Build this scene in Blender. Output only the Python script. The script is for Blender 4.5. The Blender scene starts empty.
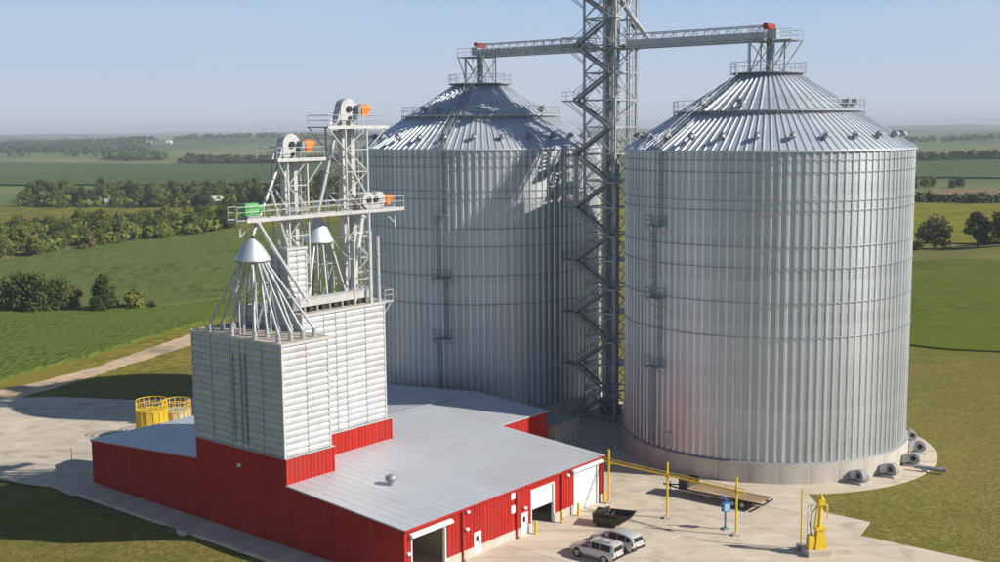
import bpy, bmesh, math, random
from mathutils import Vector, Matrix
random.seed(7)
PI = math.pi
R = math.radians
scene = bpy.context.scene
col = scene.collection

# ------------------------------------------------------------------ camera
pitch, roll = math.atan(153.55 / 1190.0), R(0.548)
fw = Vector((0, math.cos(pitch), -math.sin(pitch)))
rt = Vector((1, 0, 0))
dn = Vector((0, -math.sin(pitch), -math.cos(pitch)))
r2 = rt * math.cos(roll) + dn * math.sin(roll)
d2 = -rt * math.sin(roll) + dn * math.cos(roll)
cam_data = bpy.data.cameras.new('camera')
cam = bpy.data.objects.new('camera', cam_data)
col.objects.link(cam)
M4 = Matrix((( r2.x, -d2.x, -fw.x, 0), (r2.y, -d2.y, -fw.y, 0), (r2.z, -d2.z, -fw.z, 37.2), (0, 0, 0, 1)))
cam.matrix_world = M4
cam_data.sensor_fit = 'HORIZONTAL'
cam_data.sensor_width = 36
cam_data.lens = 36 * 1.190
cam_data.clip_start = 1.0
cam_data.clip_end = 80000
scene.camera = cam

# ------------------------------------------------------------------ light
SUN_AZ, SUN_EL = R(-16.5), R(33.0)
world = bpy.data.worlds.new('World')
scene.world = world
world.use_nodes = True
wn = world.node_tree
sky = wn.nodes.new('ShaderNodeTexSky')
sky.sky_type = 'NISHITA'
sky.sun_disc = False
sky.sun_elevation = SUN_EL
sky.sun_rotation = PI / 2 - SUN_AZ
sky.altitude = 300
sky.air_density = 1.0
sky.dust_density = 0.4
sky.ozone_density = 3.0
bg = wn.nodes['Background']
SKY_S = 0.06
bg.inputs['Strength'].default_value = SKY_S
# hazy lower sky: a pale band all round the horizon that clears upwards into the blue
wtc = wn.nodes.new('ShaderNodeTexCoord')
wsx = wn.nodes.new('ShaderNodeSeparateXYZ'); wn.links.new(wtc.outputs['Generated'], wsx.inputs[0])
wcr = wn.nodes.new('ShaderNodeValToRGB')
e = wcr.color_ramp.elements
e[0].position, e[0].color = 0.0, (.470,.515,.575,1)
e[1].position, e[1].color = 0.14, (.275,.430,.660,1)
k = e.new(0.05); k.color = (.400,.485,.610,1)
wn.links.new(wsx.outputs['Z'], wcr.inputs['Fac'])
# faint streaks of thin high cloud in the band
wmp = wn.nodes.new('ShaderNodeMapping'); wmp.inputs['Scale'].default_value = (2.2, 2.2, 16.0)
wn.links.new(wtc.outputs['Generated'], wmp.inputs['Vector'])
wnz = wn.nodes.new('ShaderNodeTexNoise'); wnz.inputs['Scale'].default_value = 1.6; wnz.inputs['Detail'].default_value = 5
wn.links.new(wmp.outputs['Vector'], wnz.inputs['Vector'])
wnr = wn.nodes.new('ShaderNodeMapRange'); wnr.inputs['From Min'].default_value = .42; wnr.inputs['From Max'].default_value = .75
wnr.inputs['To Min'].default_value = 0.0; wnr.inputs['To Max'].default_value = .35
wn.links.new(wnz.outputs['Fac'], wnr.inputs['Value'])
wcl = wn.nodes.new('ShaderNodeMix'); wcl.data_type = 'RGBA'; wcl.inputs['B'].default_value = (.50,.54,.60,1)
wn.links.new(wnr.outputs['Result'], wcl.inputs['Factor']); wn.links.new(wcr.outputs['Color'], wcl.inputs['A'])
wsc = wn.nodes.new('ShaderNodeVectorMath'); wsc.operation = 'SCALE'; wsc.inputs['Scale'].default_value = 1.0 / SKY_S
wn.links.new(wcl.outputs['Result'], wsc.inputs[0])
wmr = wn.nodes.new('ShaderNodeMapRange'); wmr.interpolation_type = 'SMOOTHSTEP'
wmr.inputs['From Min'].default_value = .08; wmr.inputs['From Max'].default_value = .42
wn.links.new(wsx.outputs['Z'], wmr.inputs['Value'])
wmx = wn.nodes.new('ShaderNodeMix'); wmx.data_type = 'RGBA'
wn.links.new(wmr.outputs['Result'], wmx.inputs['Factor'])
wn.links.new(wsc.outputs['Vector'], wmx.inputs['A']); wn.links.new(sky.outputs['Color'], wmx.inputs['B'])
wn.links.new(wmx.outputs['Result'], bg.inputs['Color'])
sl = bpy.data.lights.new('sun', 'SUN')
sl.energy = 4.6
sl.angle = R(0.5)
sl.color = (1.0, 0.93, 0.82)
so = bpy.data.objects.new('sun', sl)
col.objects.link(so)
tosun = Vector((math.cos(SUN_AZ) * math.cos(SUN_EL), math.sin(SUN_AZ) * math.cos(SUN_EL), math.sin(SUN_EL)))
so.rotation_euler = tosun.to_track_quat('Z', 'Y').to_euler()
so.location = (60, -20, 90)
scene.view_settings.view_transform = 'Standard'
scene.view_settings.look = 'None'
scene.view_settings.gamma = 1.0
scene.view_settings.exposure = 0.32
scene.cycles.max_bounces = 6
scene.cycles.volume_bounces = 0

# ------------------------------------------------------------------ helpers
class MB:
    def __init__(s):
        s.v, s.f, s.sm = [], [], []
    def add(s, vs, fs, smooth=False):
        o = len(s.v)
        s.v += [tuple(p) for p in vs]
        s.f += [tuple(i + o for i in f) for f in fs]
        s.sm += [smooth] * len(fs)
        return s
    def box(s, x0, x1, y0, y1, z0, z1):
        return s.add([(x0,y0,z0),(x1,y0,z0),(x1,y1,z0),(x0,y1,z0),(x0,y0,z1),(x1,y0,z1),(x1,y1,z1),(x0,y1,z1)],
                     [(0,3,2,1),(4,5,6,7),(0,1,5,4),(1,2,6,5),(2,3,7,6),(3,0,4,7)])
    def beam(s, p, q, a=.1, b=None, up=(0,0,1)):
        b = a if b is None else b
        p, q, up = Vector(p), Vector(q), Vector(up)
        d = (q - p).normalized()
        if abs(d.dot(up)) > .98: up = Vector((0, 1, 0)) if abs(d.y) < .9 else Vector((1, 0, 0))
        x = d.cross(up).normalized() * a / 2
        y = x.cross(d).normalized() * b / 2
        vs = [p-x-y, p+x-y, p+x+y, p-x+y, q-x-y, q+x-y, q+x+y, q-x+y]
        return s.add(vs, [(0,3,2,1),(4,5,6,7),(0,1,5,4),(1,2,6,5),(2,3,7,6),(3,0,4,7)])
    def tube(s, p, q, r, n=8, r1=None, caps=True):
        r1 = r if r1 is None else r1
        p, q = Vector(p), Vector(q)
        d = (q - p).normalized()
        up = Vector((0,0,1)) if abs(d.z) < .95 else Vector((1,0,0))
        x = d.cross(up).normalized(); y = x.cross(d)
        vs = []
        for c, rr in ((p, r), (q, r1)):
            for i in range(n):
                a = 2*PI*i/n
                vs.append(c + (x*math.cos(a) + y*math.sin(a)) * rr)
        fs = [(i, (i+1) % n, n+(i+1) % n, n+i) for i in range(n)]
        s.add(vs, fs, True)
        if caps:
            s.add(vs[:n], [tuple(range(n))[::-1]]); s.add(vs[n:], [tuple(range(n))])
        return s
    def path(s, pts, r, n=6):
        for a, b in zip(pts, pts[1:]): s.tube(a, b, r, n)
        return s
    def lathe(s, prof, n=32, a0=0, a1=2*PI, c=(0,0,0), smooth=True):
        full = abs(a1 - a0 - 2*PI) < 1e-6
        m = n if full else n + 1
        vs = []
        for r, z in prof:
            for i in range(m):
                a = a0 + (a1-a0)*i/n
                vs.append((c[0]+r*math.cos(a), c[1]+r*math.sin(a), c[2]+z))
        fs = []
        for k in range(len(prof)-1):
            for i in range(n):
                j = (i+1) % m
                fs.append((k*m+i, k*m+j, (k+1)*m+j, (k+1)*m+i))
        return s.add(vs, fs, smooth)
    def prism(s, poly, z0, z1):
        n = len(poly)
        vs = [(x,y,z0) for x,y in poly] + [(x,y,z1) for x,y in poly]
        fs = [tuple(range(n))[::-1], tuple(range(n,2*n))] + [(i,(i+1)%n,n+(i+1)%n,n+i) for i in range(n)]
        return s.add(vs, fs)
    def mesh(s, name):
        me = bpy.data.meshes.new(name)
        me.from_pydata(s.v, [], s.f)
        me.polygons.foreach_set('use_smooth', s.sm)
        me.update()
        return me

def link(name, data, parent=None, loc=(0,0,0), rot=(0,0,0), sc=(1,1,1)):
    o = bpy.data.objects.new(name, data)
    col.objects.link(o)
    o.location, o.rotation_euler, o.scale = loc, rot, sc
    o.parent = parent
    return o
def part(name, mb, mat, parent=None, loc=(0,0,0), rot=(0,0,0)):
    me = mb.mesh(name)
    me.materials.append(mat)
    return link(name, me, parent, loc, rot)
def tag(o, label=None, cat=None, group=None, kind=None):
    if label: o['label'] = label
    if cat: o['category'] = cat
    if group: o['group'] = group
    if kind: o['kind'] = kind
    return o
def thing(name, label, cat, loc=(0,0,0), rz=0, group=None):
    o = link(name, None, None, loc, (0,0,rz))
    o.empty_display_size = .5
    return tag(o, label, cat, group)
def dup(o, parent=None):
    c = o.copy(); col.objects.link(c); c.parent = parent
    for ch in list(o.children): dup(ch, c)
    return c
def struct(o): o['kind'] = 'structure'; return o

# ------------------------------------------------------------------ materials
def mat(name, rgb, rough=.6, metal=0., var=0., scale=4., rgb2=None, bump=0., bscale=None, rnd=0., spec=.5, detail=4., aniso=0., stretch=None, dirt=None):
    m = bpy.data.materials.new(name); m.use_nodes = True
    nt = m.node_tree; N = nt.nodes; L = nt.links
    b = N['Principled BSDF']
    b.inputs['Roughness'].default_value = rough
    b.inputs['Metallic'].default_value = metal
    b.inputs['Specular IOR Level'].default_value = spec
    c1 = (*rgb, 1)
    b.inputs['Base Color'].default_value = c1
    tc = N.new('ShaderNodeTexCoord')
    vec = tc.outputs['Object']
    if stretch:
        mp = N.new('ShaderNodeMapping'); mp.inputs['Scale'].default_value = stretch
        L.new(vec, mp.inputs['Vector']); vec = mp.outputs['Vector']
    out = None
    if var or rgb2:
        nz = N.new('ShaderNodeTexNoise'); nz.inputs['Scale'].default_value = scale; nz.inputs['Detail'].default_value = detail
        L.new(vec, nz.inputs['Vector'])
        mx = N.new('ShaderNodeMix'); mx.data_type = 'RGBA'
        cr = N.new('ShaderNodeValToRGB'); cr.color_ramp.elements[0].position = .34; cr.color_ramp.elements[1].position = .66
        L.new(nz.outputs['Fac'], cr.inputs['Fac']); L.new(cr.outputs['Color'], mx.inputs['Factor'])
        if rgb2 is None:
            a = tuple(min(1, c*(1+var)) for c in rgb); d = tuple(c*(1-var) for c in rgb)
        else: a, d = rgb, rgb2
        mx.inputs['A'].default_value = (*d, 1); mx.inputs['B'].default_value = (*a, 1)
        out = mx.outputs['Result']
    if dirt:
        dc, dsc, dlo, dhi = dirt
        nz = N.new('ShaderNodeTexNoise'); nz.inputs['Scale'].default_value = dsc; nz.inputs['Detail'].default_value = 6
        L.new(tc.outputs['Object'], nz.inputs['Vector'])
        mr = N.new('ShaderNodeMapRange'); mr.inputs['From Min'].default_value = dlo; mr.inputs['From Max'].default_value = dhi
        L.new(nz.outputs['Fac'], mr.inputs['Value'])
        mx = N.new('ShaderNodeMix'); mx.data_type = 'RGBA'
        if out: L.new(out, mx.inputs['A'])
        else: mx.inputs['A'].default_value = c1
        mx.inputs['B'].default_value = (*dc, 1); L.new(mr.outputs['Result'], mx.inputs['Factor'])
        out = mx.outputs['Result']
    if rnd:
        oi = N.new('ShaderNodeObjectInfo')
        mr = N.new('ShaderNodeMapRange'); mr.inputs['To Min'].default_value = 1-rnd; mr.inputs['To Max'].default_value = 1+rnd
        L.new(oi.outputs['Random'], mr.inputs['Value'])
        hs = N.new('ShaderNodeHueSaturation'); L.new(mr.outputs['Result'], hs.inputs['Value'])
        if out: L.new(out, hs.inputs['Color'])
        else: hs.inputs['Color'].default_value = c1
        out = hs.outputs['Color']
    if out: L.new(out, b.inputs['Base Color'])
    if bump:
        nb = N.new('ShaderNodeTexNoise'); nb.inputs['Scale'].default_value = bscale or scale*3; nb.inputs['Detail'].default_value = 5
        L.new(vec, nb.inputs['Vector'])
        bp = N.new('ShaderNodeBump'); bp.inputs['Strength'].default_value = bump; bp.inputs['Distance'].default_value = .1
        L.new(nb.outputs['Fac'], bp.inputs['Height']); L.new(bp.outputs['Normal'], b.inputs['Normal'])
    if aniso:
        tg = N.new('ShaderNodeTangent'); tg.direction_type = 'RADIAL'; tg.axis = 'Z'
        L.new(tg.outputs['Tangent'], b.inputs['Tangent'])
        b.inputs['Anisotropic'].default_value = aniso; b.inputs['Anisotropic Rotation'].default_value = .25
    return m

GALV = mat('galvanised_wall', (.49,.52,.545), .46, .80, .10, .5, aniso=.45, rnd=.07, stretch=(1,1,.12))
STIFF = mat('galvanised_stiffener', (.66,.695,.72), .48, .70, .06, .6, rnd=.10, stretch=(1,1,.2))
RINGM = mat('shaded_ring', (.30,.31,.32), .5, .6)  # wind rings: their shadowed look is put into this darker base colour
ROOFG = mat('galvanised_roof', (.64,.68,.73), .54, .66, .10, .35, rnd=.06)
STEEL = mat('galvanised_steel', (.50,.52,.54), .5, .45, .1, 2.)
STEELD = mat('dull_steel', (.30,.31,.33), .55, .4, .12, 2.)
WHITEM = mat('white_steel', (.58,.585,.58), .45, .3, .06, 1.5, dirt=((.45,.42,.36), .9, .55, .8))
WHITEC = mat('white_corrugated', (.53,.54,.55), .5, .3, .08, 1.2, rnd=.07, dirt=((.42,.40,.36), .5, .56, .8))
DUSTY = mat('dusty_deck', (.42,.37,.31), .85, 0, .2, .8)
CONC = mat('concrete', (.60,.52,.41), .9, 0, .07, .5, rnd=.05, bump=.15, bscale=12., dirt=((.40,.34,.26), .35, .56, .76))
def marks(m, rot, col_, lo, hi, sx=.02, sy=.9):
    nt = m.node_tree; N = nt.nodes; L = nt.links; b = N['Principled BSDF']
    src = b.inputs['Base Color'].links[0].from_socket
    tc = N.new('ShaderNodeTexCoord'); mp = N.new('ShaderNodeMapping'); mp.inputs['Rotation'].default_value = (0,0,rot); mp.inputs['Scale'].default_value = (sx,sy,1)
    L.new(tc.outputs['Object'], mp.inputs['Vector'])
    nz = N.new('ShaderNodeTexNoise'); nz.inputs['Scale'].default_value = 1.; nz.inputs['Detail'].default_value = 6; nz.inputs['Roughness'].default_value = .7
    L.new(mp.outputs['Vector'], nz.inputs['Vector'])
    mr = N.new('ShaderNodeMapRange'); mr.inputs['From Min'].default_value = lo; mr.inputs['From Max'].default_value = hi; mr.inputs['To Max'].default_value = .7
    L.new(nz.outputs['Fac'], mr.inputs['Value'])
    mx = N.new('ShaderNodeMix'); mx.data_type = 'RGBA'; mx.inputs['B'].default_value = (*col_,1)
    L.new(src, mx.inputs['A']); L.new(mr.outputs['Result'], mx.inputs['Factor']); L.new(mx.outputs['Result'], b.inputs['Base Color'])
marks(CONC, R(42), (.34,.28,.21), .52, .72)
marks(CONC, R(-10), (.38,.32,.25), .56, .72, .03, 1.3)
CONCW = mat('foundation_concrete', (.50,.46,.41), .9, 0, .1, .7, rnd=.025, stretch=(1,1,.3))
GRAVEL = mat('gravel', (.56,.41,.26), .95, 0, .12, .4, bump=.4, bscale=6., dirt=((.28,.24,.15), .12, .55, .7))
RED = mat('red_steel', (.42,.022,.015), .55, 0, .08, .8, rnd=.05, spec=.2, stretch=(1,1,.15), dirt=((.36,.035,.028), .3, .52, .8))
REDD = mat('dark_red_trim', (.34,.014,.014), .45, .05)
ROOFW = mat('light_steel_roof', (.53,.555,.60), .45, .15, .03, .3, rnd=.015, dirt=((.49,.50,.52), .12, .5, .75))
WHITED = mat('white_door', (.80,.80,.78), .5, 0, .03, 2.)
BLACK = mat('black_rubber', (.02,.02,.021), .7)
DGLASS = mat('dark_glass', (.015,.018,.022), .3, 0, spec=.35)
YEL = mat('yellow_paint', (.74,.50,.02), .5, 0, .08, 2., dirt=((.45,.28,.05), 1.2, .6, .8))
ORANGE = mat('orange_motor', (.78,.20,.02), .5, 0, .06, 3.)
REDM = mat('red_motor', (.34,.045,.03), .5, 0, .06, 3.)
GREENM = mat('green_motor', (.12,.42,.14), .5, 0, .06, 3.)
BLUE = mat('blue_paint', (.03,.16,.42), .5, 0, .06, 3.)
TAN = mat('tan_liner', (.34,.31,.23), .7, 0, .05, 1.)
SILVER = mat('silver_paint', (.60,.59,.57), .38, .3, .02, 3.)
PEARL = mat('grey_paint', (.56,.56,.56), .36, .3, .02, 3.)
RUSTB = mat('dark_brown_steel', (.055,.045,.032), .65, .2, .3, 2., dirt=((.12,.08,.05), 1.5, .55, .75))
WOODD = mat('brown_planks', (.36,.25,.14), .85, 0, .25, 2., rnd=.15, stretch=(.2,1,1))
LAMP = mat('lens_red', (.22,.015,.015), .3)
LAMPW = mat('lens_clear', (.8,.8,.78), .2)
BARK = mat('bark', (.10,.08,.06), .95, 0, .2, 2.)
GRAYW = mat('grey_wall', (.30,.31,.31), .7, .1, .06, 1.)

# ------------------------------------------------------------------ terrain
CP, SP = math.cos(R(50.2)), math.sin(R(50.2))
NX, NY = -8.036, 93.704
def sstep(a, b, x):
    t = max(0., min(1., (x-a)/(b-a))); return t*t*(3-2*t)
def th(x, y):
    dx, dy = x-NX, y-NY
    u = dx*CP+dy*SP; w = -dx*SP+dy*CP
    r = math.hypot(x-5, y-135)
    d = max(0., -3.2-u)/7.+max(0., w-49.)/16.
    z = -3.*(1-math.exp(-d))
    a = sstep(110, 700, r); b = sstep(700, 4000, r)
    z += a*(3.5*math.sin(x*.0067+.6)*math.cos(y*.0081+.4)+2.2*math.sin(x*.0031-y*.0123+1.1))
    z += b*(11*math.sin(x*.00115+y*.0021+.7)+9*math.sin(x*.0023-y*.0016+2.)+6*math.sin(y*.0047+x*.0009)+5*math.sin(x*.0052+1.3)*math.sin(y*.0031))
    return z
def W(u, w, z=0.): return Vector((NX+CP*u-SP*w, NY+SP*u+CP*w, z))

GRASS = bpy.data.materials.new('mown_grass'); GRASS.use_nodes = True
def build_grass():
    nt = GRASS.node_tree; N = nt.nodes; L = nt.links; b = N['Principled BSDF']
    b.inputs['Roughness'].default_value = .95; b.inputs['Specular IOR Level'].default_value = .1
    tc = N.new('ShaderNodeTexCoord')
    def noise(s, d=5):
        n = N.new('ShaderNodeTexNoise'); n.inputs['Scale'].default_value = s; n.inputs['Detail'].default_value = d
        n.inputs['Roughness'].default_value = .65
        L.new(tc.outputs['Object'], n.inputs['Vector']); return n.outputs['Fac']
    def mix(f, lo, hi, A, B):
        mr = N.new('ShaderNodeMapRange'); mr.inputs['From Min'].default_value = lo; mr.inputs['From Max'].default_value = hi
        L.new(f, mr.inputs['Value'])
        m = N.new('ShaderNodeMix'); m.data_type = 'RGBA'; L.new(mr.outputs['Result'], m.inputs['Factor'])
        for k, c in (('A', A), ('B', B)):
            if isinstance(c, tuple): m.inputs[k].default_value = (*c, 1)
            else: L.new(c, m.inputs[k])
        return m.outputs['Result']
    c = mix(noise(.06), .36, .62, (0.163,0.188,0.027), (0.288,0.225,0.062))
    c = mix(noise(.35), .45, .72, c, (0.375,0.269,0.094))
    c = mix(noise(.025, 3), .50, .66, c, (0.300,0.194,0.069))
    c = mix(noise(1.7), .40, .70, c, (0.106,0.125,0.020))
    c = mix(noise(7., 6), .48, .62, c, (0.069,0.081,0.015))
    far = N.new('ShaderNodeVectorMath'); far.operation = 'LENGTH'; L.new(tc.outputs['Object'], far.inputs[0])
    mr = N.new('ShaderNodeMapRange'); mr.inputs['From Min'].default_value = 260; mr.inputs['From Max'].default_value = 700
    L.new(far.outputs['Value'], mr.inputs['Value'])
    fcol = mix(noise(.0022, 4), .38, .60, (0.106,0.150,0.055), (0.188,0.206,0.075))
    fcol = mix(noise(.0009, 2), .50, .56, fcol, (0.075,0.110,0.045))
    m = N.new('ShaderNodeMix'); m.data_type = 'RGBA'
    L.new(mr.outputs['Result'], m.inputs['Factor']); L.new(c, m.inputs['A']); L.new(fcol, m.inputs['B'])
    L.new(m.outputs['Result'], b.inputs['Base Color'])
    bp = N.new('ShaderNodeBump'); bp.inputs['Strength'].default_value = .5; bp.inputs['Distance'].default_value = .12
    L.new(noise(5.), bp.inputs['Height']); L.new(bp.outputs['Normal'], b.inputs['Normal'])
build_grass()
mb = MB()
radii = [0.]
rr = 6.
while rr < 17000:
    radii.append(rr); rr *= 1.045 if rr > 80 else 1.2
radii.append(17000.)
NA = 300
vs = [(5, 135, th(5,135)-.07)]
for r in radii[1:]:
    for i in range(NA):
        a = 2*PI*i/NA
        x, y = 5+r*math.cos(a), 135+r*math.sin(a)
        vs.append((x, y, th(x,y)-.07))
fs = [(0, 1+i, 1+(i+1) % NA) for i in range(NA)]
for k in range(len(radii)-2):
    o = 1+k*NA
    for i in range(NA):
        fs.append((o+i, o+NA+i, o+NA+(i+1) % NA, o+(i+1) % NA))
mb.add(vs, fs, True)
struct(part('ground', mb, GRASS))

def ragged(poly, amp):
    rg = random.Random(len(poly)*7+int(abs(poly[0][0]))); out = []
    for a, b in zip(poly, poly[1:]+poly[:1]):
        L = math.hypot(b[0]-a[0], b[1]-a[1]); n = max(1, min(40, int(L/(amp*4))))
        for i in range(n):
            f = i/n; j = rg.uniform(-amp, amp) if i else 0
            out.append((a[0]+(b[0]-a[0])*f-(b[1]-a[1])/L*j, a[1]+(b[1]-a[1])*f+(b[0]-a[0])/L*j))
    return out
def drape(name, poly, m, off, cell, skirt=0., rag=0.):
    poly = ragged(poly, rag) if rag else poly
    bm = bmesh.new()
    bm.faces.new([bm.verts.new((x, y, 0)) for x, y in poly])
    xs = [p[0] for p in poly]; ys = [p[1] for p in poly]
    for lo, hi, n in ((min(xs), max(xs), (1,0,0)), (min(ys), max(ys), (0,1,0))):
        k = math.floor(lo/cell)+1
        while k*cell < hi:
            g = list(bm.verts)+list(bm.edges)+list(bm.faces)
            bmesh.ops.bisect_plane(bm, geom=g, plane_co=(n[0]*k*cell, n[1]*k*cell, 0), plane_no=n)
            k += 1
    bmesh.ops.triangulate(bm, faces=list(bm.faces))
    for v in bm.verts: v.co.z = th(v.co.x, v.co.y)+off
    for f in bm.faces:
        f.normal_update()
        if f.normal.z < 0: f.normal_flip()
    if skirt:
        be = [e for e in bm.edges if e.is_boundary]
        g = bmesh.ops.extrude_edge_only(bm, edges=be)['geom']
        for v in g:
            if isinstance(v, bmesh.types.BMVert): v.co.z -= skirt
    me = bpy.data.meshes.new(name); bm.to_mesh(me); bm.free()
    me.materials.append(m)
    return link(name, me)

def crop(name, c1, c2, s, rows=None):
    c2 = tuple(q*.72 for q in c2)
    m = mat(name, c1, .9, 0, 0, s*2.2, rgb2=c2, bump=1., bscale=s*5, spec=.02, stretch=rows, detail=10,
            dirt=(tuple(a*.55+b*.45*1.25 for a, b in zip(c1, c2)), s*.08, .40, .62))
    return m
SOYN = crop('soybean_leaves', (0.160,0.211,0.041), (0.064,0.102,0.020), .55, (1.3,.28,1.))
SOYM = crop('soybean_leaves_pale', (0.147,0.192,0.051), (0.090,0.128,0.036), .30, (1.3,.22,1.))
PAST = crop('yellow_pasture', (0.237,0.218,0.036), (0.096,0.109,0.023), .035)
FARG = crop('grey_green_crop', (0.109,0.154,0.059), (0.077,0.115,0.044), .03)
RGT = crop('dark_green_crop', (0.154,0.186,0.028), (0.084,0.118,0.020), .45, (.3,1.2,1.))
YGR = crop('yellow_green_crop', (0.256,0.237,0.031), (0.166,0.173,0.026), .04)
TANF = crop('tan_stubble', (0.269,0.211,0.115), (0.192,0.173,0.077), .05)
VERGE = crop('verge_grass', (0.282,0.237,0.051), (0.154,0.160,0.028), .25)

F = {
 'soy near': [(-140.0,265.6),(-112.3,264.0),(-87.1,262.5),(-77.4,267.8),(-58.6,287.6),(-36.2,304.6),(-33.8,284.2),(-63.6,244.7),(-73.2,214.0),(-81.2,189.3),(-88.3,165.4),(-140,150)],
 'soy mid': [(-178.6,340.7),(-153.9,364.3),(-137.3,407.1),(-103.9,466.5),(-55.2,506.9),(-34.0,308.5),(-59.3,291.2),(-78.3,270.9),(-88.0,265.5),(-113.5,267.1),(-141.6,268.6)],
 'pasture': [(-225.2,431.1),(-101.0,461.9),(-48.0,476.7),(-65.6,655.2),(-151.0,693.3),(-390.1,750.2)],
 'far grey': [(-458.6,883.9),(-85.6,857.8),(-131.8,1324.7),(-411.1,1544.6),(-862.8,1684.3)],
 'R1': [(100.4,343.3),(136.5,324.6),(178.7,307.2),(105.9,180.0),(81.7,191.4),(54.3,203.7)],
 'R3': [(21.1,414.4),(137.0,405.3),(198.6,360.9),(284.1,528.7),(194.5,577.4),(33.0,646.7)],
 'R4': [(220.3,608.8),(294.4,573.5),(387.8,756.4),(251.3,695.0)],
 'R5': [(272.6,901.0),(450.2,878.7),(530.9,1037.7),(392.8,1299.7)],
}
struct(drape('verge', [(-66.5,232),(-60.5,250),(-36,285),(-25,280),(-40,240),(-52,205),(-62,190),(-74,188),(-84,172),(-92,164),(-86,196),(-76,216)], VERGE, .0, 6, rag=.8))
struct(drape('crop_field', F['soy near'], SOYN, .55, 6, .7, rag=.5))
struct(drape('crop_field', F['soy mid'], SOYM, .5, 10, .6, rag=.9))
struct(drape('pasture', F['pasture'], PAST, .25, 16, rag=3.))
struct(drape('crop_field', F['far grey'], FARG, 1.2, 40))
struct(drape('crop_field', F['R1'], RGT, .25, 8, .3, rag=.8))
struct(drape('crop_field', F['R3'], YGR, .4, 12, rag=2.))
struct(drape('crop_field', F['R4'], TANF, .6, 16))
struct(drape('crop_field', F['R5'], FARG, 1.2, 40))
struct(drape('gravel_road', [(-79.0,163.6),(-74.5,173.3),(-69.9,184.9),(-57.9,222.3),(-43.0,252.5),(-20,290),(-23,296),(-45.2,265.6),(-61.4,235.9),(-69.1,201.8),(-75.6,187.5),(-79.7,181.8),(-90,178),(-110,160),(-106,150)], GRAVEL, .03, 4, rag=.35))

# concrete: apron and yard cut into slabs
def slabs(name, poly, step, off, rot, gap=.03, label=None):
    root = link(name, None, None, (0,0,0)); struct(root)
    bm = bmesh.new()
    bm.faces.new([bm.verts.new((x, y, 0)) for x, y in poly])
    c, s = math.cos(rot), math.sin(rot)
    for n in ((c,s),(-s,c)):
        ds = [p[0]*n[0]+p[1]*n[1] for p in poly]
        k = math.floor(min(ds)/step)+1
        while k*step < max(ds):
            g = list(bm.verts)+list(bm.edges)+list(bm.faces)
            bmesh.ops.bisect_plane(bm, geom=g, plane_co=(n[0]*k*step, n[1]*k*step, 0), plane_no=(n[0],n[1],0))
            k += 1
    n = 0
    for f in bm.faces:
        ps = [v.co.copy() for v in f.verts]
        cen = f.calc_center_median()
        if f.calc_area() < .3: continue
        f.normal_update()
        if f.normal.z < 0: ps.reverse()
        b2 = MB()
        top, bot = [], []
        dz = random.uniform(-.006, .006)
        for p in ps:
            d = (p-cen); L = d.length
            q = cen + d*max(0, (L-gap)/L)
            top.append((q.x, q.y, th(q.x,q.y)+off+dz)); bot.append((q.x, q.y, th(q.x,q.y)+off-.2))
        m_ = len(ps)
        b2.add(top+bot, [tuple(range(m_))]+[(i, m_+i, m_+(i+1) % m_, (i+1) % m_) for i in range(m_)])
        part('slab', b2, CONC, root); n += 1
    bm.free()
    return root
slabs('concrete_apron', [(31.1,116.9),(31.2,111.3),(34.7,108.3),(32.6,104.7),(41.2,97.7),(66,77.5),(40,62),(5,70),(-4,84),(-8.8,92.5),
      tuple(W(.3,.3)[:2]), tuple(W(.3,46)[:2]), tuple(W(42,46)[:2]), tuple(W(60,25)[:2]), tuple(W(78,18)[:2]), (40,150)], 6.1, 0., R(50.2))
slabs('concrete_yard', [(-95,160),(-81.3,168.6),(-76.3,177.4),(-67.2,177.5),(-55.6,174.5),(-45.9,174.8),(-35.5,171.4),(-36,150),(-41.5,124.5),(-42.2,120.2),(-44.6,119.6),(-46.8,121.6),(-58.1,132.0),(-67.3,136.7),(-95,146)], 3.6, .05, R(50.2))
rootp = struct(link('pavement', None, None, (NX,NY,0), (0,0,R(50.2))))
for i in range(25):
    a, b = -3+i*2., -3+(i+1)*2.
    part('slab', MB().box(-3.1, -.02, a+.015, b-.015, -.3, .03+random.uniform(-.004,.004)), CONC, rootp)
UNDER = mat('subgrade_soil', (.10,.085,.06), .95)
bedm = MB().prism([tuple(W(u,w)[:2]) for u, w in ((-3.,-2.9),(-.1,-2.9),(-.1,46.9),(-3.,46.9))], -.8, -.1)
struct(part('subgrade', bedm, UNDER))
# round pad under the right-hand bin
pad = MB().lathe([(15.,.025),(19.5,.025),(19.55,-.3)], 96, c=(30.6,136.6,0), smooth=False)
struct(part('bin_pad', pad, CONC))
pad = MB().lathe([(15.,.025),(18.6,.025),(18.65,-3.6)], 96, c=(-2.4,162,0), smooth=False)
struct(part('bin_pad', pad, CONC))

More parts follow.
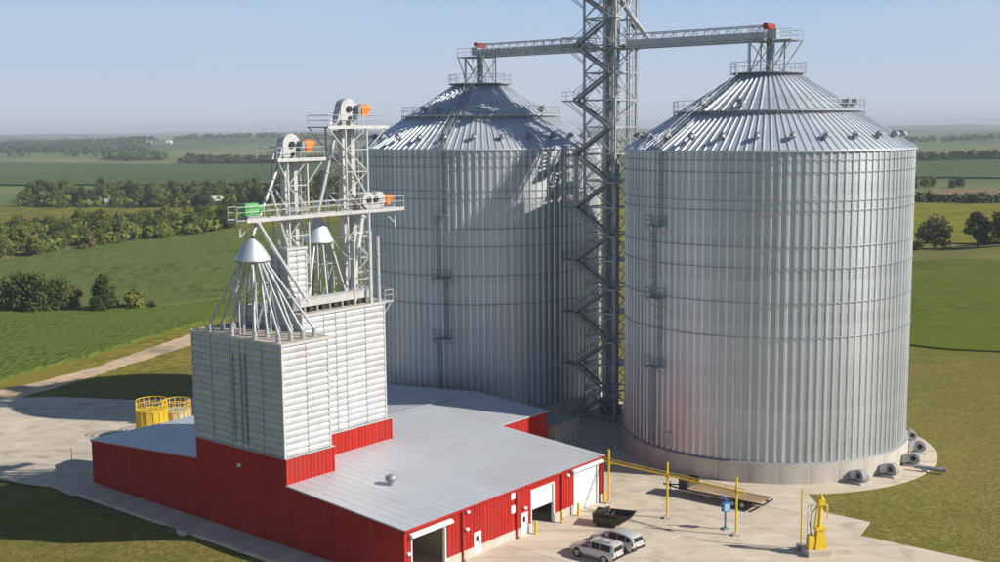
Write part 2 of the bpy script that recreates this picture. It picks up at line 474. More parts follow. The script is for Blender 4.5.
# ------------------------------------------------------------------ storage bins
RB, ZE, ZS, ZP, RP = 16.0, 34.7, 2.15, 42.7, 3.5
SLOPE = (ZP-ZE)/(RB-RP)
def rz(r): return ZE+(RB-r)*SLOPE
NST = 116
NR = 29
RH = (ZE-ZS)/NR
wall_me = MB().lathe([(RB,0),(RB,RH)], 208).mesh('wall_ring'); wall_me.materials.append(GALV)
a_ = .185
stiff = MB()
d0, d1, h0, h1 = RB+.004, RB+.095, ZS+.1, ZE-.12
prof = [(-a_,d0),(-a_*.62,d1),(a_*.62,d1),(a_,d0)]
stiff.add([(x,y,z) for z in (h0,h1) for y, x in prof], [(0,4,5,1),(1,5,6,2),(2,6,7,3),(0,1,2,3),(7,6,5,4)])
stiff_me = stiff.mesh('stiffener'); stiff_me.materials.append(STIFF)
def ringtube(R0, r, n=104):
    m = MB(); k = 6
    vs, fs = [], []
    for i in range(n):
        a = 2*PI*i/n
        for j in range(k):
            b = 2*PI*j/k
            rr = R0+r*math.cos(b); vs.append((rr*math.cos(a), rr*math.sin(a), r*math.sin(b)))
    for i in range(n):
        for j in range(k):
            fs.append((i*k+j, ((i+1)%n)*k+j, ((i+1)%n)*k+(j+1)%k, i*k+(j+1)%k))
    return m.add(vs, fs, True)
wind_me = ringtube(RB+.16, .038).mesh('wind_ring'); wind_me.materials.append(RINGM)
def roof_panel(r0, r1, n, lift, ribh, ribw):
    a = PI/n
    m = MB()
    p = lambda r, t, h: (r*math.cos(t), r*math.sin(t), rz(r)+lift+h)
    m.add([p(r0,-a,0),p(r0,a,0),p(r1,a,0),p(r1,-a,0)], [(0,1,2,3)])
    # standing rib on one edge
    q = lambda r, s, h: (r*math.cos(-a)-s*math.sin(-a), r*math.sin(-a)+s*math.cos(-a), rz(r)+lift+h)
    m.add([q(r0,-ribw,0),q(r0,-ribw*.6,ribh),q(r0,ribw*.6,ribh),q(r0,ribw,0),q(r1,-ribw,0),q(r1,-ribw*.6,ribh),q(r1,ribw*.6,ribh),q(r1,ribw,0)],
          [(0,1,5,4),(1,2,6,5),(2,3,7,6),(0,3,2,1)])
    # eave lip
    m.add([p(r0,-a,0),p(r0,a,0),(r0*math.cos(a),r0*math.sin(a),rz(r0)+lift-.12),(r0*math.cos(-a),r0*math.sin(-a),rz(r0)+lift-.12)], [(0,3,2,1)])
    return m
low_me = roof_panel(16.25, 9.9, NST, .02, .11, .08).mesh('roof_panel'); low_me.materials.append(ROOFG)
upp_me = roof_panel(10.1, RP, NST//2, .10, .12, .09).mesh('roof_panel'); upp_me.materials.append(ROOFG)
vent = MB()
vent.tube((0,0,-.1),(0,0,.45),.24,10); vent.tube((0,0,.42),(.34,0,.56),.27,10,.30); vent.tube((.34,0,.56),(.56,0,.34),.30,10,.33)
vent_me = vent.mesh('roof_vent'); vent_me.materials.append(STEELD)
found_me = MB()
fa = PI/32
n_ = 6
vs = [((RB+.35)*math.cos(-fa+.0008+(2*fa-.0016)*i/n_), (RB+.35)*math.sin(-fa+.0008+(2*fa-.0016)*i/n_), z) for z in (-.3, ZS-.04) for i in range(n_+1)]
vs += [((RB-.25)*math.cos(-fa+.0008+(2*fa-.0016)*i/n_), (RB-.25)*math.sin(-fa+.0008+(2*fa-.0016)*i/n_), ZS) for i in range(n_+1)]
m_ = n_+1
fs = [(k*m_+i, k*m_+i+1, (k+1)*m_+i+1, (k+1)*m_+i) for k in range(2) for i in range(n_)]
found_me = found_me.add(vs, fs).mesh('foundation_panel'); found_me.materials.append(CONCW)

def railing(m, pts, h=1.05, closed=False, r=.03, mid=True):
    seq = list(pts)+([pts[0]] if closed else [])
    for p in pts: m.tube(p, (p[0],p[1],p[2]+h), r, 5)
    for a, b in zip(seq, seq[1:]):
        m.tube((a[0],a[1],a[2]+h), (b[0],b[1],b[2]+h), r, 5, caps=False)
        if mid: m.tube((a[0],a[1],a[2]+h*.55), (b[0],b[1],b[2]+h*.55), r*.8, 5, caps=False)
    return m
def ladder_mesh(z0, z1, cage=True, wd=.5, hoop=.38):
    m = MB()
    for s in (-wd/2, wd/2): m.beam((.18,s,z0),(.18,s,z1),.06)
    z = z0+.3
    while z < z1: m.tube((.18,-wd/2,z),(.18,wd/2,z),.02,5); z += .4
    if cage:
        z = z0+2.2
        while z < z1:
            pts = [(.2+hoop*2*math.sin(t)*.95, -hoop*math.cos(t)*1.0, z) for t in [PI*i/6 for i in range(7)]]
            m.path(pts, .022, 4); z += 1.1
        for t in (PI/4, PI/2, 3*PI/4):
            p = (.2+hoop*2*math.sin(t)*.95, -hoop*math.cos(t)); m.beam((p[0],p[1],z0+2.2),(p[0],p[1],z1),.03)
    return m

def make_bin(label, loc, ladder_az, exhaust, rot):
    t = thing('grain_bin', label, 'grain bin', loc, 0, 'large corrugated grain bins')
    fd = []
    for i in range(32): link('foundation_panel', found_me, t, rot=(0,0,2*PI*i/32))
    for k in range(NR): link('wall_ring', wall_me, t, (0,0,ZS+k*RH), sc=(1-.0008*(k%2),1-.0008*(k%2),1))
    for i in range(NST): link('stiffener', stiff_me, t, rot=(0,0,2*PI*(i+.5)/NST))
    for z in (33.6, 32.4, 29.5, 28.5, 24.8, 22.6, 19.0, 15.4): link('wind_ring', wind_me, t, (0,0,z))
    for i in range(NST): link('roof_panel', low_me, t, rot=(0,0,2*PI*i/NST))
    for i in range(NST//2): link('roof_panel', upp_me, t, rot=(0,0,2*PI*(i+.25)/(NST//2)))
    for i in range(26):
        a = 2*PI*(i+.3)/26
        link('roof_vent', vent_me, t, (14.3*math.cos(a), 14.3*math.sin(a), rz(14.3)), (0, math.atan(SLOPE)*.6, a))
    # sill flashing, eave angle
    part('eave_ring', MB().lathe([(RB+.02,ZE-.16),(RB+.17,ZE-.14),(RB+.17,ZE-.02),(RB+.02,ZE-.01)], 104), STEEL, t)
    part('sill_ring', MB().lathe([(RB+.30,ZS-.02),(RB+.18,ZS+.1),(RB+.01,ZS+.12)], 104), STEELD, t)
    # walkway ring
    rw = 10.3
    part('walkway_deck', MB().lathe([(rw-.6,rz(rw)+.45),(rw+.35,rz(rw)+.45),(rw+.35,rz(rw)+.3),(rw-.6,rz(rw)+.3),(rw-.6,rz(rw)+.45)], 52, smooth=False), STEEL, t)
    k = 40
    part('walkway_railing', railing(MB(), [((rw+.32)*math.cos(2*PI*i/k), (rw+.32)*math.sin(2*PI*i/k), rz(rw)+.45) for i in range(k)], 1.1, True, .03), STEEL, t)
    sup = MB()
    for i in range(26):
        a = 2*PI*i/26; c, s = math.cos(a), math.sin(a)
        sup.beam(((rw+.3)*c,(rw+.3)*s,rz(rw+.3)), ((rw+.3)*c,(rw+.3)*s,rz(rw)+.35), .08)
    part('walkway_bracket', sup, STEELD, t)
    # peak collar, deck and its railing
    part('peak_collar', MB().lathe([(RP+.25,ZP-.15),(RP+.25,ZP+.25),(RP-.6,ZP+.28),(.3,ZP+.5)], 40), STEELD, t)
    part('peak_deck', MB().lathe([(RP-.4,ZP+.32),(RP+.75,ZP+.32),(RP+.75,ZP+.18),(RP-.4,ZP+.18),(RP-.4,ZP+.32)], 24, smooth=False), STEELD, t)
    part('peak_railing', railing(MB(), [((RP+.7)*math.cos(2*PI*i/18), (RP+.7)*math.sin(2*PI*i/18), ZP+.32) for i in range(18)], 1.15, True, .035), STEEL, t)
    # exhausters beside the walkway
    for az in exhaust:
        e = MB(); c, s = math.cos(az), math.sin(az)
        p = Vector((9.2*c, 9.2*s, rz(9.2)+.1))
        e.tube(p, p+Vector((0,0,.5)), .3, 12); e.tube(p+Vector((0,0,.5)), p+Vector((c*.6,s*.6,.55)), .3, 12, .36)
        e.box(p.x-.2,p.x+.2,p.y-.2,p.y+.2,p.z+.5,p.z+.8)
        part('roof_exhauster', e, STEELD, t)
    # caged ladder with landings
    lz = [(2.5,11.2),(11.2,18.8),(18.8,26.6),(26.6,35.6)]
    for i, (z0, z1) in enumerate(lz):
        part('ladder', ladder_mesh(z0, z1), STEELD, t, (RB*math.cos(ladder_az+(.03 if i%2 else -.03)), RB*math.sin(ladder_az+(.03 if i%2 else -.03)), 0), (0,0,ladder_az))
        if i:
            m = MB().box(.02,1.15,-1.1,1.1,z0-.08,z0)
            railing(m, [(.1,-1.05,z0),(1.1,-1.05,z0),(1.1,0,z0),(1.1,1.05,z0),(.1,1.05,z0)], 1.05, False, .03)
            m.beam((.05,-1,z0-.9),(1.1,-1,z0-.1),.06); m.beam((.05,1,z0-.9),(1.1,1,z0-.1),.06)
            part('landing', m, STEELD, t, (RB*math.cos(ladder_az), RB*math.sin(ladder_az), 0), (0,0,ladder_az))
    # roof stair from eave to peak
    st = MB(); a = ladder_az
    def rp(r, s, h): return (r*math.cos(a)-s*math.sin(a), r*math.sin(a)+s*math.cos(a), rz(r)+h)
    for s in (-.4, .4):
        st.beam(rp(16.2,s,.25), rp(3.6,s,.25), .06, .18)
        st.tube(rp(16.2,s,1.2), rp(3.6,s,1.2), .03, 5)
        for i in range(10): st.tube(rp(16-i*1.3,s,.2), rp(16-i*1.3,s,1.2), .025, 5)
    for i in range(50): st.beam(rp(16.1-i*.25,-.4,.28), rp(16.1-i*.25,.4,.28), .14, .03)
    part('roof_stair', st, STEEL, t)
    # access door low on the wall
    ad = MB().box(.0,.2,-.55,.55,ZS+.5,ZS+2.0); part('access_door', ad, STEEL, t, ((RB+.01)*math.cos(ladder_az+.12),(RB+.01)*math.sin(ladder_az+.12),0),(0,0,ladder_az+.12))
    return t
BRX, BRY, BLX, BLY = 30.6, 136.6, -2.4, 162.0
make_bin('right corrugated steel bin, nearest and brightest, fans at its concrete base', (BRX,BRY,0), R(-147), (R(-150),R(-120),R(-40),R(-25),R(-10)), 0)
make_bin('left corrugated steel bin farther back behind the red building', (BLX,BLY,0), R(-107), (R(-140),R(-125),R(-30),R(40)), 0)

# bin fans at the right-hand bin
def fan(label, az, r=17.45):
    t = thing('aeration_fan', label, 'fan', (BRX+r*math.cos(az), BRY+r*math.sin(az), .025), az, 'aeration fans around the right bin base')
    part('plinth', MB().box(-1.2,1.1,-.8,.8,0,.25), CONCW, t)
    # scroll housing, lying across the radial direction
    sc = MB(); n = 20
    ring = []
    for i in range(n):
        a = 2*PI*i/n; rr = .78+.16*(i/n)
        ring.append((rr*math.cos(a)+.25, rr*math.sin(a)+1.15))
    for s, sg in ((-.45,1),(.45,-1)): sc.add([(x,s,z) for x,z in ring], [tuple(range(n)) if sg>0 else tuple(range(n))[::-1]])
    sc.add([(x,s,z) for s in (-.45,.45) for x,z in ring], [(i,n+i,n+(i+1)%n,(i+1)%n) for i in range(n)], True)
    part('scroll_housing', sc, GRAYW, t)
    part('inlet', MB().lathe([(.62,0),(.60,.12),(.42,.10),(.40,-.05)], 20, c=(0,0,0)), STEELD, t, (.25,-.46,1.15), (PI/2,0,0))
    part('inlet_screen', MB().lathe([(.42,.02),(.0,.02)], 16), BLACK, t, (.25,-.46,1.15), (PI/2,0,0))
    part('duct', MB().add([(-.4,-.42,.55),(-.4,.42,.55),(-.4,.42,1.9),(-.4,-.42,1.9),(-1.35,-.8,.3),(-1.35,.8,.3),(-1.35,.8,1.5),(-1.35,-.8,1.5)],
                          [(0,1,2,3),(0,4,5,1),(1,5,6,2),(2,6,7,3),(3,7,4,0)]), STEEL, t)
    mo = MB().tube((.25,.5,1.15),(.25,1.1,1.15),.3,12); mo.box(0,.5,.5,1.1,.25,.9)
    part('motor', mo, STEELD, t)
    t.scale = (.74,.74,.74)
    return t
for az, lb in ((-67,'first fan on bin base pad, nearest the camera and yard'),(-52,'second fan on bin base pad, between first fan and the duct'),(-34,'third fan on bin base pad, with dark round inlet'),(-16,'fourth fan on bin base pad, near the right end'),(0,'farthest fan on bin base pad, at the right silhouette')):
    fan('grey steel aeration fan, '+lb, R(az))
dp = MB()
p0 = (BRX+18.2*math.cos(R(-40)), BRY+18.2*math.sin(R(-40)), .5)
dp.tube(p0, (p0[0]+2.9,p0[1]-1.3,.38), .22, 10); dp.tube((p0[0]+2.9,p0[1]-1.3,.38),(p0[0]+3.0,p0[1]-1.345,.38), .27, 10)
dp.box(p0[0]+.8,p0[0]+1.1,p0[1]-.75,p0[1]-.2,.02,.42)
tag(part('drain_pipe', dp, STEELD), 'dark grey pipe lying beside fans at right bin base', 'pipe')

# ------------------------------------------------------------------ support tower between the bins
TX, TY = 13.9, 149.3
tower = thing('support_tower', 'tall lattice steel tower with zigzag stair between the two bins', 'tower', (TX,TY,0), R(50.2))
hs, ZT, STEP = 2.3, 66.0, 6.6
part('footing', MB().box(-3.1,3.1,-3.1,3.1,-.3,.35), CONCW, tower)
for sx in (-1,1):
    for sy in (-1,1):
        part('column', MB().beam((sx*hs,sy*hs,.3),(sx*hs,sy*hs,ZT),.24,.24,(1,0,0)), STEEL, tower)
        part('base_plate', MB().box(sx*hs-.35,sx*hs+.35,sy*hs-.35,sy*hs+.35,.35,.41), STEELD, tower)
nl = 20
for k in range(nl+1):
    z = .8+k*3.3
    if z > ZT: break
    for s in (-1,1):
        if True:
            part('beam', MB().beam((-hs,s*hs,z),(hs,s*hs,z),.16,.2), STEEL, tower)
            part('beam', MB().beam((s*hs,-hs,z),(s*hs,hs,z),.16,.2), STEEL, tower)
        if z+3.3 < ZT:
            f = 1 if k % 2 else -1
            part('brace', MB().beam((-hs*f,s*hs,z),(hs*f,s*hs,z+3.3),.1), WHITEM, tower)
            part('brace', MB().beam((s*hs,hs*f,z),(s*hs,-hs*f,z+3.3),.1), STEEL, tower)
            part('brace', MB().beam((hs*f,s*(hs-.12),z),(-hs*f,s*(hs-.12),z+3.3),.08), STEEL, tower)
zz_ = 7.4
while zz_ < 62:
    part('grating', MB().box(-hs+.1,hs-.1,-hs+.1,-.2,zz_-.05,zz_+.03), STEELD, tower)
    part('grating_railing', railing(MB(), [(-hs+.1,-hs-.02,zz_+.03),(0,-hs-.02,zz_+.03),(hs-.1,-hs-.02,zz_+.03)],1.05), STEEL, tower)
    zz_ += STEP
part('caged_ladder', ladder_mesh(.4,64.,True,.6,.5), STEEL, tower, (.6,-hs-.2,0), (0,0,-PI/2))
for (cx_, cy_) in ((1.9,-1.2),(1.6,-1.8)): part('conduit', MB().tube((cx_,cy_,.35),(cx_,cy_,62.),.11,8), WHITEM, tower)
# elevator legs (two trunks each) through the tower
for i, (lx, ly, top) in enumerate(((-.75,-.9,72.),(.85,.8,74.))):
    for s in (-.62,.62):
        part('elevator_trunk', MB().box(lx-.24,lx+.24,ly+s-.22,ly+s+.22,.35,top), WHITEM if i else STEELD, tower)
    part('elevator_boot', MB().box(lx-.5,lx+.5,ly-1.1,ly+1.1,.35,2.2), STEELD, tower)
    hd = MB().box(lx-.5,lx+.5,ly-1.2,ly+1.2,top,top+1.2); hd.tube((lx-.5,ly,top+1.2),(lx+.5,ly,top+1.2),1.2,20)
    part('elevator_head', hd, WHITEM, tower)
for z in (46.6, 53.2, 59.8):
    dk = MB().box(-hs-.5,hs+.5,-hs-.5,hs+.5,z,z+.1)
    part('platform', dk, STEELD, tower)
    part('platform_railing', railing(MB(), [(-hs-.45,-hs-.45,z+.1),(0,-hs-.45,z+.1),(hs+.45,-hs-.45,z+.1),(hs+.45,hs+.45,z+.1),(0,hs+.45,z+.1),(-hs-.45,hs+.45,z+.1)],1.1,True), STEEL, tower)
# zigzag stair on the camera side
xs0, xs1 = -hs-1.35, -hs-.35
def flight(y0, z0, y1, z1):
    m = MB()
    for x in (xs0, xs1):
        m.beam((x,y0,z0),(x,y1,z1),.07,.34)
        m.tube((x,y0,z0+1.05),(x,y1,z1+1.05),.035,5)
        for i in range(5):
            f = i/4; y, z = y0+(y1-y0)*f, z0+(z1-z0)*f
            m.tube((x,y,z),(x,y,z+1.05),.028,5)
    n = 15
    for i in range(n):
        f = (i+.5)/n; y, z = y0+(y1-y0)*f, z0+(z1-z0)*f
        m.box(xs0,xs1,y-.14,y+.14,z-.02,z+.02)
    return m
def landing(y0, y1, z):
    m = MB().box(xs0-.05,-hs+.05,y0,y1,z-.16,z)
    e = y1 if abs(y1) > abs(y0) else y0
    railing(m, [(xs0,y0,z),(xs0,y1,z)],1.05,False,.03)
    railing(m, [(xs0,e,z),(xs1,e,z)],1.05,False,.03)
    return m
z = .8
while z < 62:
    part('stair_flight', flight(3.0, z, -2.2, z+STEP/2), STEELD, tower)
    part('stair_landing', landing(-3.3,-2.2,z+STEP/2), STEEL, tower)
    part('stair_flight', flight(-2.2, z+STEP/2, 3.0, z+STEP), STEELD, tower)
    part('stair_landing', landing(3.0,4.8,z+STEP), STEELD, tower)
    part('landing_brace', MB().beam((xs0,4.4,z+STEP-.1),(-hs,hs,z+STEP-2.2),.1).beam((xs1,4.4,z+STEP-.1),(-hs,hs,z+STEP-2.0),.08), STEEL, tower)
    z += STEP
# spouts from the head down to the conveyors
part('spout', MB().tube((.1,-.6,53.4),(.25,-5.4,47.5),.3,10), STEEL, tower)
part('distributor', MB().lathe([(.5,0),(1.1,.6),(1.1,1.5),(.4,2.4)], 16, c=(.1,-.4,52.6)), WHITEM, tower)
part('bend_pipe', MB().path([(1.2,-1.6,52.),(1.5,-2.0,50.8),(1.2,-2.3,49.6),(.8,-3.2,48.9)], .26, 8), STEELD, tower)

# bin-top conveyors
def conveyor(label, p, q, motor_mat, plat_end):
    p, q = Vector(p), Vector(q)
    d = q-p; L = d.length; az = math.atan2(d.y, d.x)
    t = thing('conveyor_bridge', label, 'conveyor', p, az, 'overhead conveyors at bin tops')
    part('trough', MB().box(0,L,-.35,.35,.35,1.0), STEEL, t)
    part('trough_cover', MB().box(0,L,-.4,.4,1.0,1.08), WHITEM, t)
    part('walkway', MB().box(0,L,-1.25,-.42,.25,.33), STEELD, t)
    for s in (-1.25, .55):
        part('chord', MB().beam((0,s,.1),(L,s,.1),.16,.22), STEEL, t)
        part('chord', MB().beam((0,s,1.7),(L,s,1.7),.10,.12), STEEL, t)
        n = int(L/1.3)
        for i in range(n+1): part('post', MB().beam((L*i/n,s,.1),(L*i/n,s,1.7),.08), STEEL, t)
        for i in range(n):
            a, b = (0.1,1.7) if i%2 else (1.7,.1)
            part('brace', MB().beam((L*i/n,s,a),(L*(i+1)/n,s,b),.06), STEEL, t)
        # expanded-metal guard between the rails
    part('guard_mesh', MB().box(.1,L-.1,-1.31,-1.29,.28,1.0), STEEL, t)
    # drive end
    part('drive_head', MB().box(L,L+1.1,-.45,.45,.3,1.35), STEEL, t)
    mo = MB().tube((L+.2,-.4,1.6),(L+.2,-1.5,1.6),.36,12); mo.box(L-.1,L+.5,-.9,.2,1.3,1.85); mo.tube((L+.2,.3,1.7),(L+.2,.75,1.7),.28,12)
    part('drive_motor', mo, motor_mat, t)
    pe = MB().box(L-1.6,L+plat_end,-1.7,1.7,-.05,.07)
    part('end_platform', pe, STEELD, t)
    part('end_railing', railing(MB(), [(L-1.4,-1.65,.07),(L+.4,-1.65,.07),(L+plat_end-.05,-1.65,.07),(L+plat_end-.05,0,.07),(L+plat_end-.05,1.65,.07),(L+.4,1.65,.07),(L-1.4,1.65,.07)],1.1), STEEL, t)
    # frame that carries the end on the bin peak
    H0 = ZP+.3-p.z
    for sx in (-1.6, 1.3):
        for sy in (-1.5, 1.5):
            part('leg', MB().beam((L+sx,sy,H0),(L+sx,sy,-.05),.18), STEEL, t)
    for sy in (-1.5,1.5):
        part('brace', MB().beam((L-1.6,sy,H0),(L+1.3,sy,-.1),.09), STEEL, t)
        part('brace', MB().beam((L+1.3,sy,H0),(L-1.6,sy,-.1),.09), STEEL, t)
        part('brace', MB().beam((L+1.3,sy,H0+.6),(L+plat_end-.1,sy,-.1),.10), STEEL, t)
    for sx in (-1.6,1.3):
        part('brace', MB().beam((L+sx,-1.5,H0),(L+sx,1.5,-.1),.09), STEEL, t)
    part('down_spout', MB().tube((L+.1,0,.3),(L+.1,0,H0+.1),.38,12), STEELD, t)
    part('ladder', ladder_mesh(H0,0.9,False), STEEL, t, (L-2.6,0,0))
    return t
tz = 46.5
def toward(ax, ay, s): 
    d = Vector((ax-TX, ay-TY, 0)).normalized(); return Vector((TX,TY,tz))+d*s
conveyor('steel conveyor bridge from lattice tower to the right bin peak', toward(BRX,BRY,2.9), (BRX,BRY,tz), REDM, 3.4)
conveyor('steel conveyor bridge from lattice tower to the left bin peak', toward(BLX,BLY,2.9), (BLX,BLY,tz), REDM, 2.6)

# ------------------------------------------------------------------ red building (local axes: x along the front wall, y back)
WB, WR, ZEV, ZRD = 46.3, 24.0, 4.7, 6.3
U1, U2, WS = 28.3, 36.8, 13.5
def zr(w): return ZEV+(ZRD-ZEV)*(w/WR if w < WR else (WB-w)/(WB-WR))
bld = thing('red_building', 'long low red metal building with pale gable roof below the white bins', 'building', (NX,NY,0), R(50.2))
def panel_strip(o, dx, dy, L, brk, top, openings, m, base=0., wid=.92, nrm=1, wall=None, name='wall_panel'):
    """vertical ribbed panels along (dx,dy) from o; top(s) gives the height; openings: (s0,s1,z0,z1)"""
    cuts = sorted(set([0., L]+[x for q in openings for x in q[:2]]+list(brk)))
    nx, ny = dy*nrm, -dx*nrm
    for a, b in zip(cuts, cuts[1:]):
        n = max(1, round((b-a)/wid))
        for i in range(n):
            s0, s1 = a+(b-a)*i/n, a+(b-a)*(i+1)/n
            mid = (s0+s1)/2
            zs = [(base, None)]
            for q in openings:
                if q[0]-1e-6 <= mid <= q[1]+1e-6: zs = [(base, q[2]), (q[3], None)] if q[2] > base+.05 else [(q[3], None)]
            for z0, z1 in zs:
                t0 = top(s0+1e-4) if z1 is None else z1
                t1 = top(s1-1e-4) if z1 is None else z1
                g = .006
                A = lambda s, h, z: (o[0]+dx*s+nx*h, o[1]+dy*s+ny*h, z)
                mm = MB()
                mm.add([A(s0+g,0,z0),A(s1-g,0,z0),A(s1-g,0,t1),A(s0+g,0,t0)], [(0,1,2,3) if nrm>0 else (0,3,2,1)])
                for c in (s0+.06, (s0+s1)/2):
                    tt = t0+(t1-t0)*(c-s0)/(s1-s0)
                    mm.add([A(c-.05,0,z0),A(c-.025,.035,z0),A(c+.025,.035,z0),A(c+.05,0,z0),A(c-.05,0,tt),A(c-.025,.035,tt),A(c+.025,.035,tt),A(c+.05,0,tt)],
                           [(0,1,5,4),(1,2,6,5),(2,3,7,6)] if nrm>0 else [(0,4,5,1),(1,5,6,2),(2,6,7,3)])
                part(name, mm, m, bld)
BW0, BW1, ZC = 14.6, 27.7, 8.05
def gtop(w): return ZC if BW0 <= w <= BW1 else zr(w)-.05
# gable wall (y runs back), front wall, return walls
panel_strip((0,0), 0, 1, WB, (BW0,BW1), gtop, [], RED, .05, nrm=-1)
G1, G2, G3 = (.85,4.85,0,3.95), (16.75,20.1,0,3.85), (23.45,27.3,0,4.25)
D1, D2 = (8.65,9.5,0,2.0), (15.25,16.1,0,2.0)
panel_strip((0,0), 1, 0, U1, (), lambda s: ZEV-.05, [G1,G2,G3,D1,D2], RED, .82)
panel_strip((U1,WS), 1, 0, U2-U1, (), lambda s: zr(WS)-.05, [], RED, .05)
panel_strip((U1,0), 0, 1, WS, (), lambda s: zr(s)-.05, [], RED, .05, nrm=1)
panel_strip((U2,WS), 0, 1, WB-WS, (), lambda s: zr(s+WS)-.05, [], RED, .05, nrm=1)
panel_strip((0,WB), 1, 0, U2, (), lambda s: ZEV-.05, [], RED, .05, nrm=-1)
# concrete wainscot along the front, between the openings
cuts = [0.]+[x for q in sorted([G1,G2,G3,D1,D2]) for x in q[:2]]+[U1]
for a, b in zip(cuts[::2], cuts[1::2]):
    part('base_wall', MB().box(a+.01,b-.01,-.06,.12,0,.82), CONCW, bld)
# roof panels
def roof_strip(x0, x1, y0, y1):
    m = MB()
    z0, z1 = zr(max(0,y0))+(.04 if y0 >= 0 else .04-.02), zr(min(WB,y1))+.04
    m.add([(x0,y0,z0),(x1,y0,z0),(x1,y1,z1),(x0,y1,z1),(x0,y0,z0-.1),(x1,y0,z0-.1),(x1,y1,z1-.1),(x0,y1,z1-.1)], [(0,1,2,3),(0,4,5,1),(2,6,7,3),(1,5,6,2),(0,3,7,4),(7,6,5,4)])
    n = 1
    for i in range(n):
        c = x0+.04+(x1-x0)*i/n
        m.add([(c-.035,y0,z0),(c-.015,y0,z0+.018),(c+.015,y0,z0+.018),(c+.035,y0,z0),(c-.035,y1,z1),(c-.015,y1,z1+.018),(c+.015,y1,z1+.018),(c+.035,y1,z1)],
              [(0,1,5,4),(1,2,6,5),(2,3,7,6)])
    return m
x = -.12
while x < U2-.05:
    x1 = min(x+1.06, U2+.15)
    inner = x+.5 > U1
    under = x+.5 < 5.6
    part('roof_panel', roof_strip(x+.0005, x1-.0005, WS-.15 if inner else -.18, 14.6 if under else WR), ROOFW, bld)
    part('roof_panel', roof_strip(x+.0005, x1-.0005, 27.7 if under else WR, WB+.18), ROOFW, bld)
    x = x1
part('ridge_cap', MB().add([(16.8,WR-.3,ZRD+.07),(U2+.2,WR-.3,ZRD+.07),(U2+.2,WR,ZRD+.12),(16.8,WR,ZRD+.12),(16.8,WR+.3,ZRD+.07),(U2+.2,WR+.3,ZRD+.07)], [(0,1,2,3),(3,2,5,4)]), ROOFW, bld)
# trims: gutter along the eave, rakes, corners
part('gutter', MB().box(-.12,U1+.1,-.30,-.16,ZEV-.16,ZEV+.0), RED, bld)
part('fascia', MB().box(0,U1,-.15,-.05,ZEV-.28,ZEV-.06), REDD, bld)
part('corner_trim', MB().box(-.05,.13,-.07,-.005,0,ZEV-.1), RED, bld)
part('corner_trim', MB().box(U1-.16,U1+.06,-.075,-.04,0,ZEV-.1), REDD, bld)
part('rake_trim', MB().beam((-.06,0,ZEV-.1),(-.06,BW0,zr(BW0)-.1),.08,.16), REDD, bld)
part('rake_trim', MB().beam((-.06,BW1,zr(BW1)-.1),(-.06,WB,ZEV-.1),.08,.16), REDD, bld)
for u in (7.05,14.45,21.2):
    m = MB().box(u-.07,u+.07,-.2,-.07,.1,ZEV-.15); m.box(u-.07,u+.07,-.38,-.07,.06,.18)
    part('downspout', m, REDD, bld)
# garage openings, doors and hoods
def frame(q, parent=None):
    a, b, z0, z1 = q
    for xa, xb in ((a-.12,a),(b,b+.12)): part('door_frame', MB().box(xa,xb,-.09,.2,0,z1), WHITED, bld)
    part('door_frame', MB().box(a-.12,b+.12,-.09,.2,z1,z1+.12), WHITED, bld)
for q in (G1,G2,G3): frame(q)
def hood(a, b, z):
    m = MB(); n = 10
    prof = [(-.06, z+.32)]+[(-.06-.42*math.sin(PI/2*i/n)-.0, z+.02+.30*math.cos(PI/2*i/n)) for i in range(n+1)]+[(-.06,z-.02)]
    k = len(prof)
    m.add([(xx,y,zz) for xx in (a,b) for y,zz in prof], [(i,i+1,k+i+1,k+i) for i in range(k-1)]+[tuple(range(k))[::-1], tuple(range(k,2*k))])
    return part('door_hood', m, WHITED, bld)
hood(.55,5.6,3.92); hood(22.9,27.9,4.2)
def slatted(a, b, z0, z1, y, n):
    d = part('roll_door', MB().box(a,b,y+.05,y+.09,z0,z1), WHITED, bld)
    h = (z1-z0)/n
    for i in range(n): part('slat', MB().box(a+.02,b-.02,y,y+.06,z0+i*h+.012,z0+(i+1)*h-.012), WHITED, d)
    return d
slatted(G2[0],G2[1],1.95,3.85,.12,7)
slatted(G3[0],G3[1],.02,4.25,.12,14)
for q in (D1,D2):
    a, b = q[:2]
    d = part('door', MB().box(a+.03,b-.03,-.02,.04,.02,2.0), WHITED, bld)
    part('window', MB().box(a+.25,b-.25,-.035,-.02,1.2,1.72), DGLASS, d)
    part('handle', MB().box(b-.16,b-.1,-.08,-.02,.95,1.08), STEELD, d)
    for xa, xb in ((a-.06,a+.03),(b-.03,b+.06)): part('door_frame', MB().box(xa,xb,-.08,.1,0,2.02), WHITED, bld)
    part('door_frame', MB().box(a-.06,b+.06,-.08,.1,2.02,2.1), WHITED, bld)
# signs, wall lamps, outlets
for z in (4.15,2.85): part('sign_board', MB().box(13.75,14.3,-.09,-.05,z-.38,z+.33), WHITED, bld)
for u, z in ((7.75,4.25),(7.6,2.75),(15.7,2.55),(.35,2.6),(22.3,4.1)):
    part('wall_lamp', MB().box(u-.16,u+.16,-.28,-.04,z-.1,z+.1), WHITED, bld)
part('wall_lamp', MB().box(-.25,-.03,20.9,21.2,6.3,6.6), WHITED, bld)
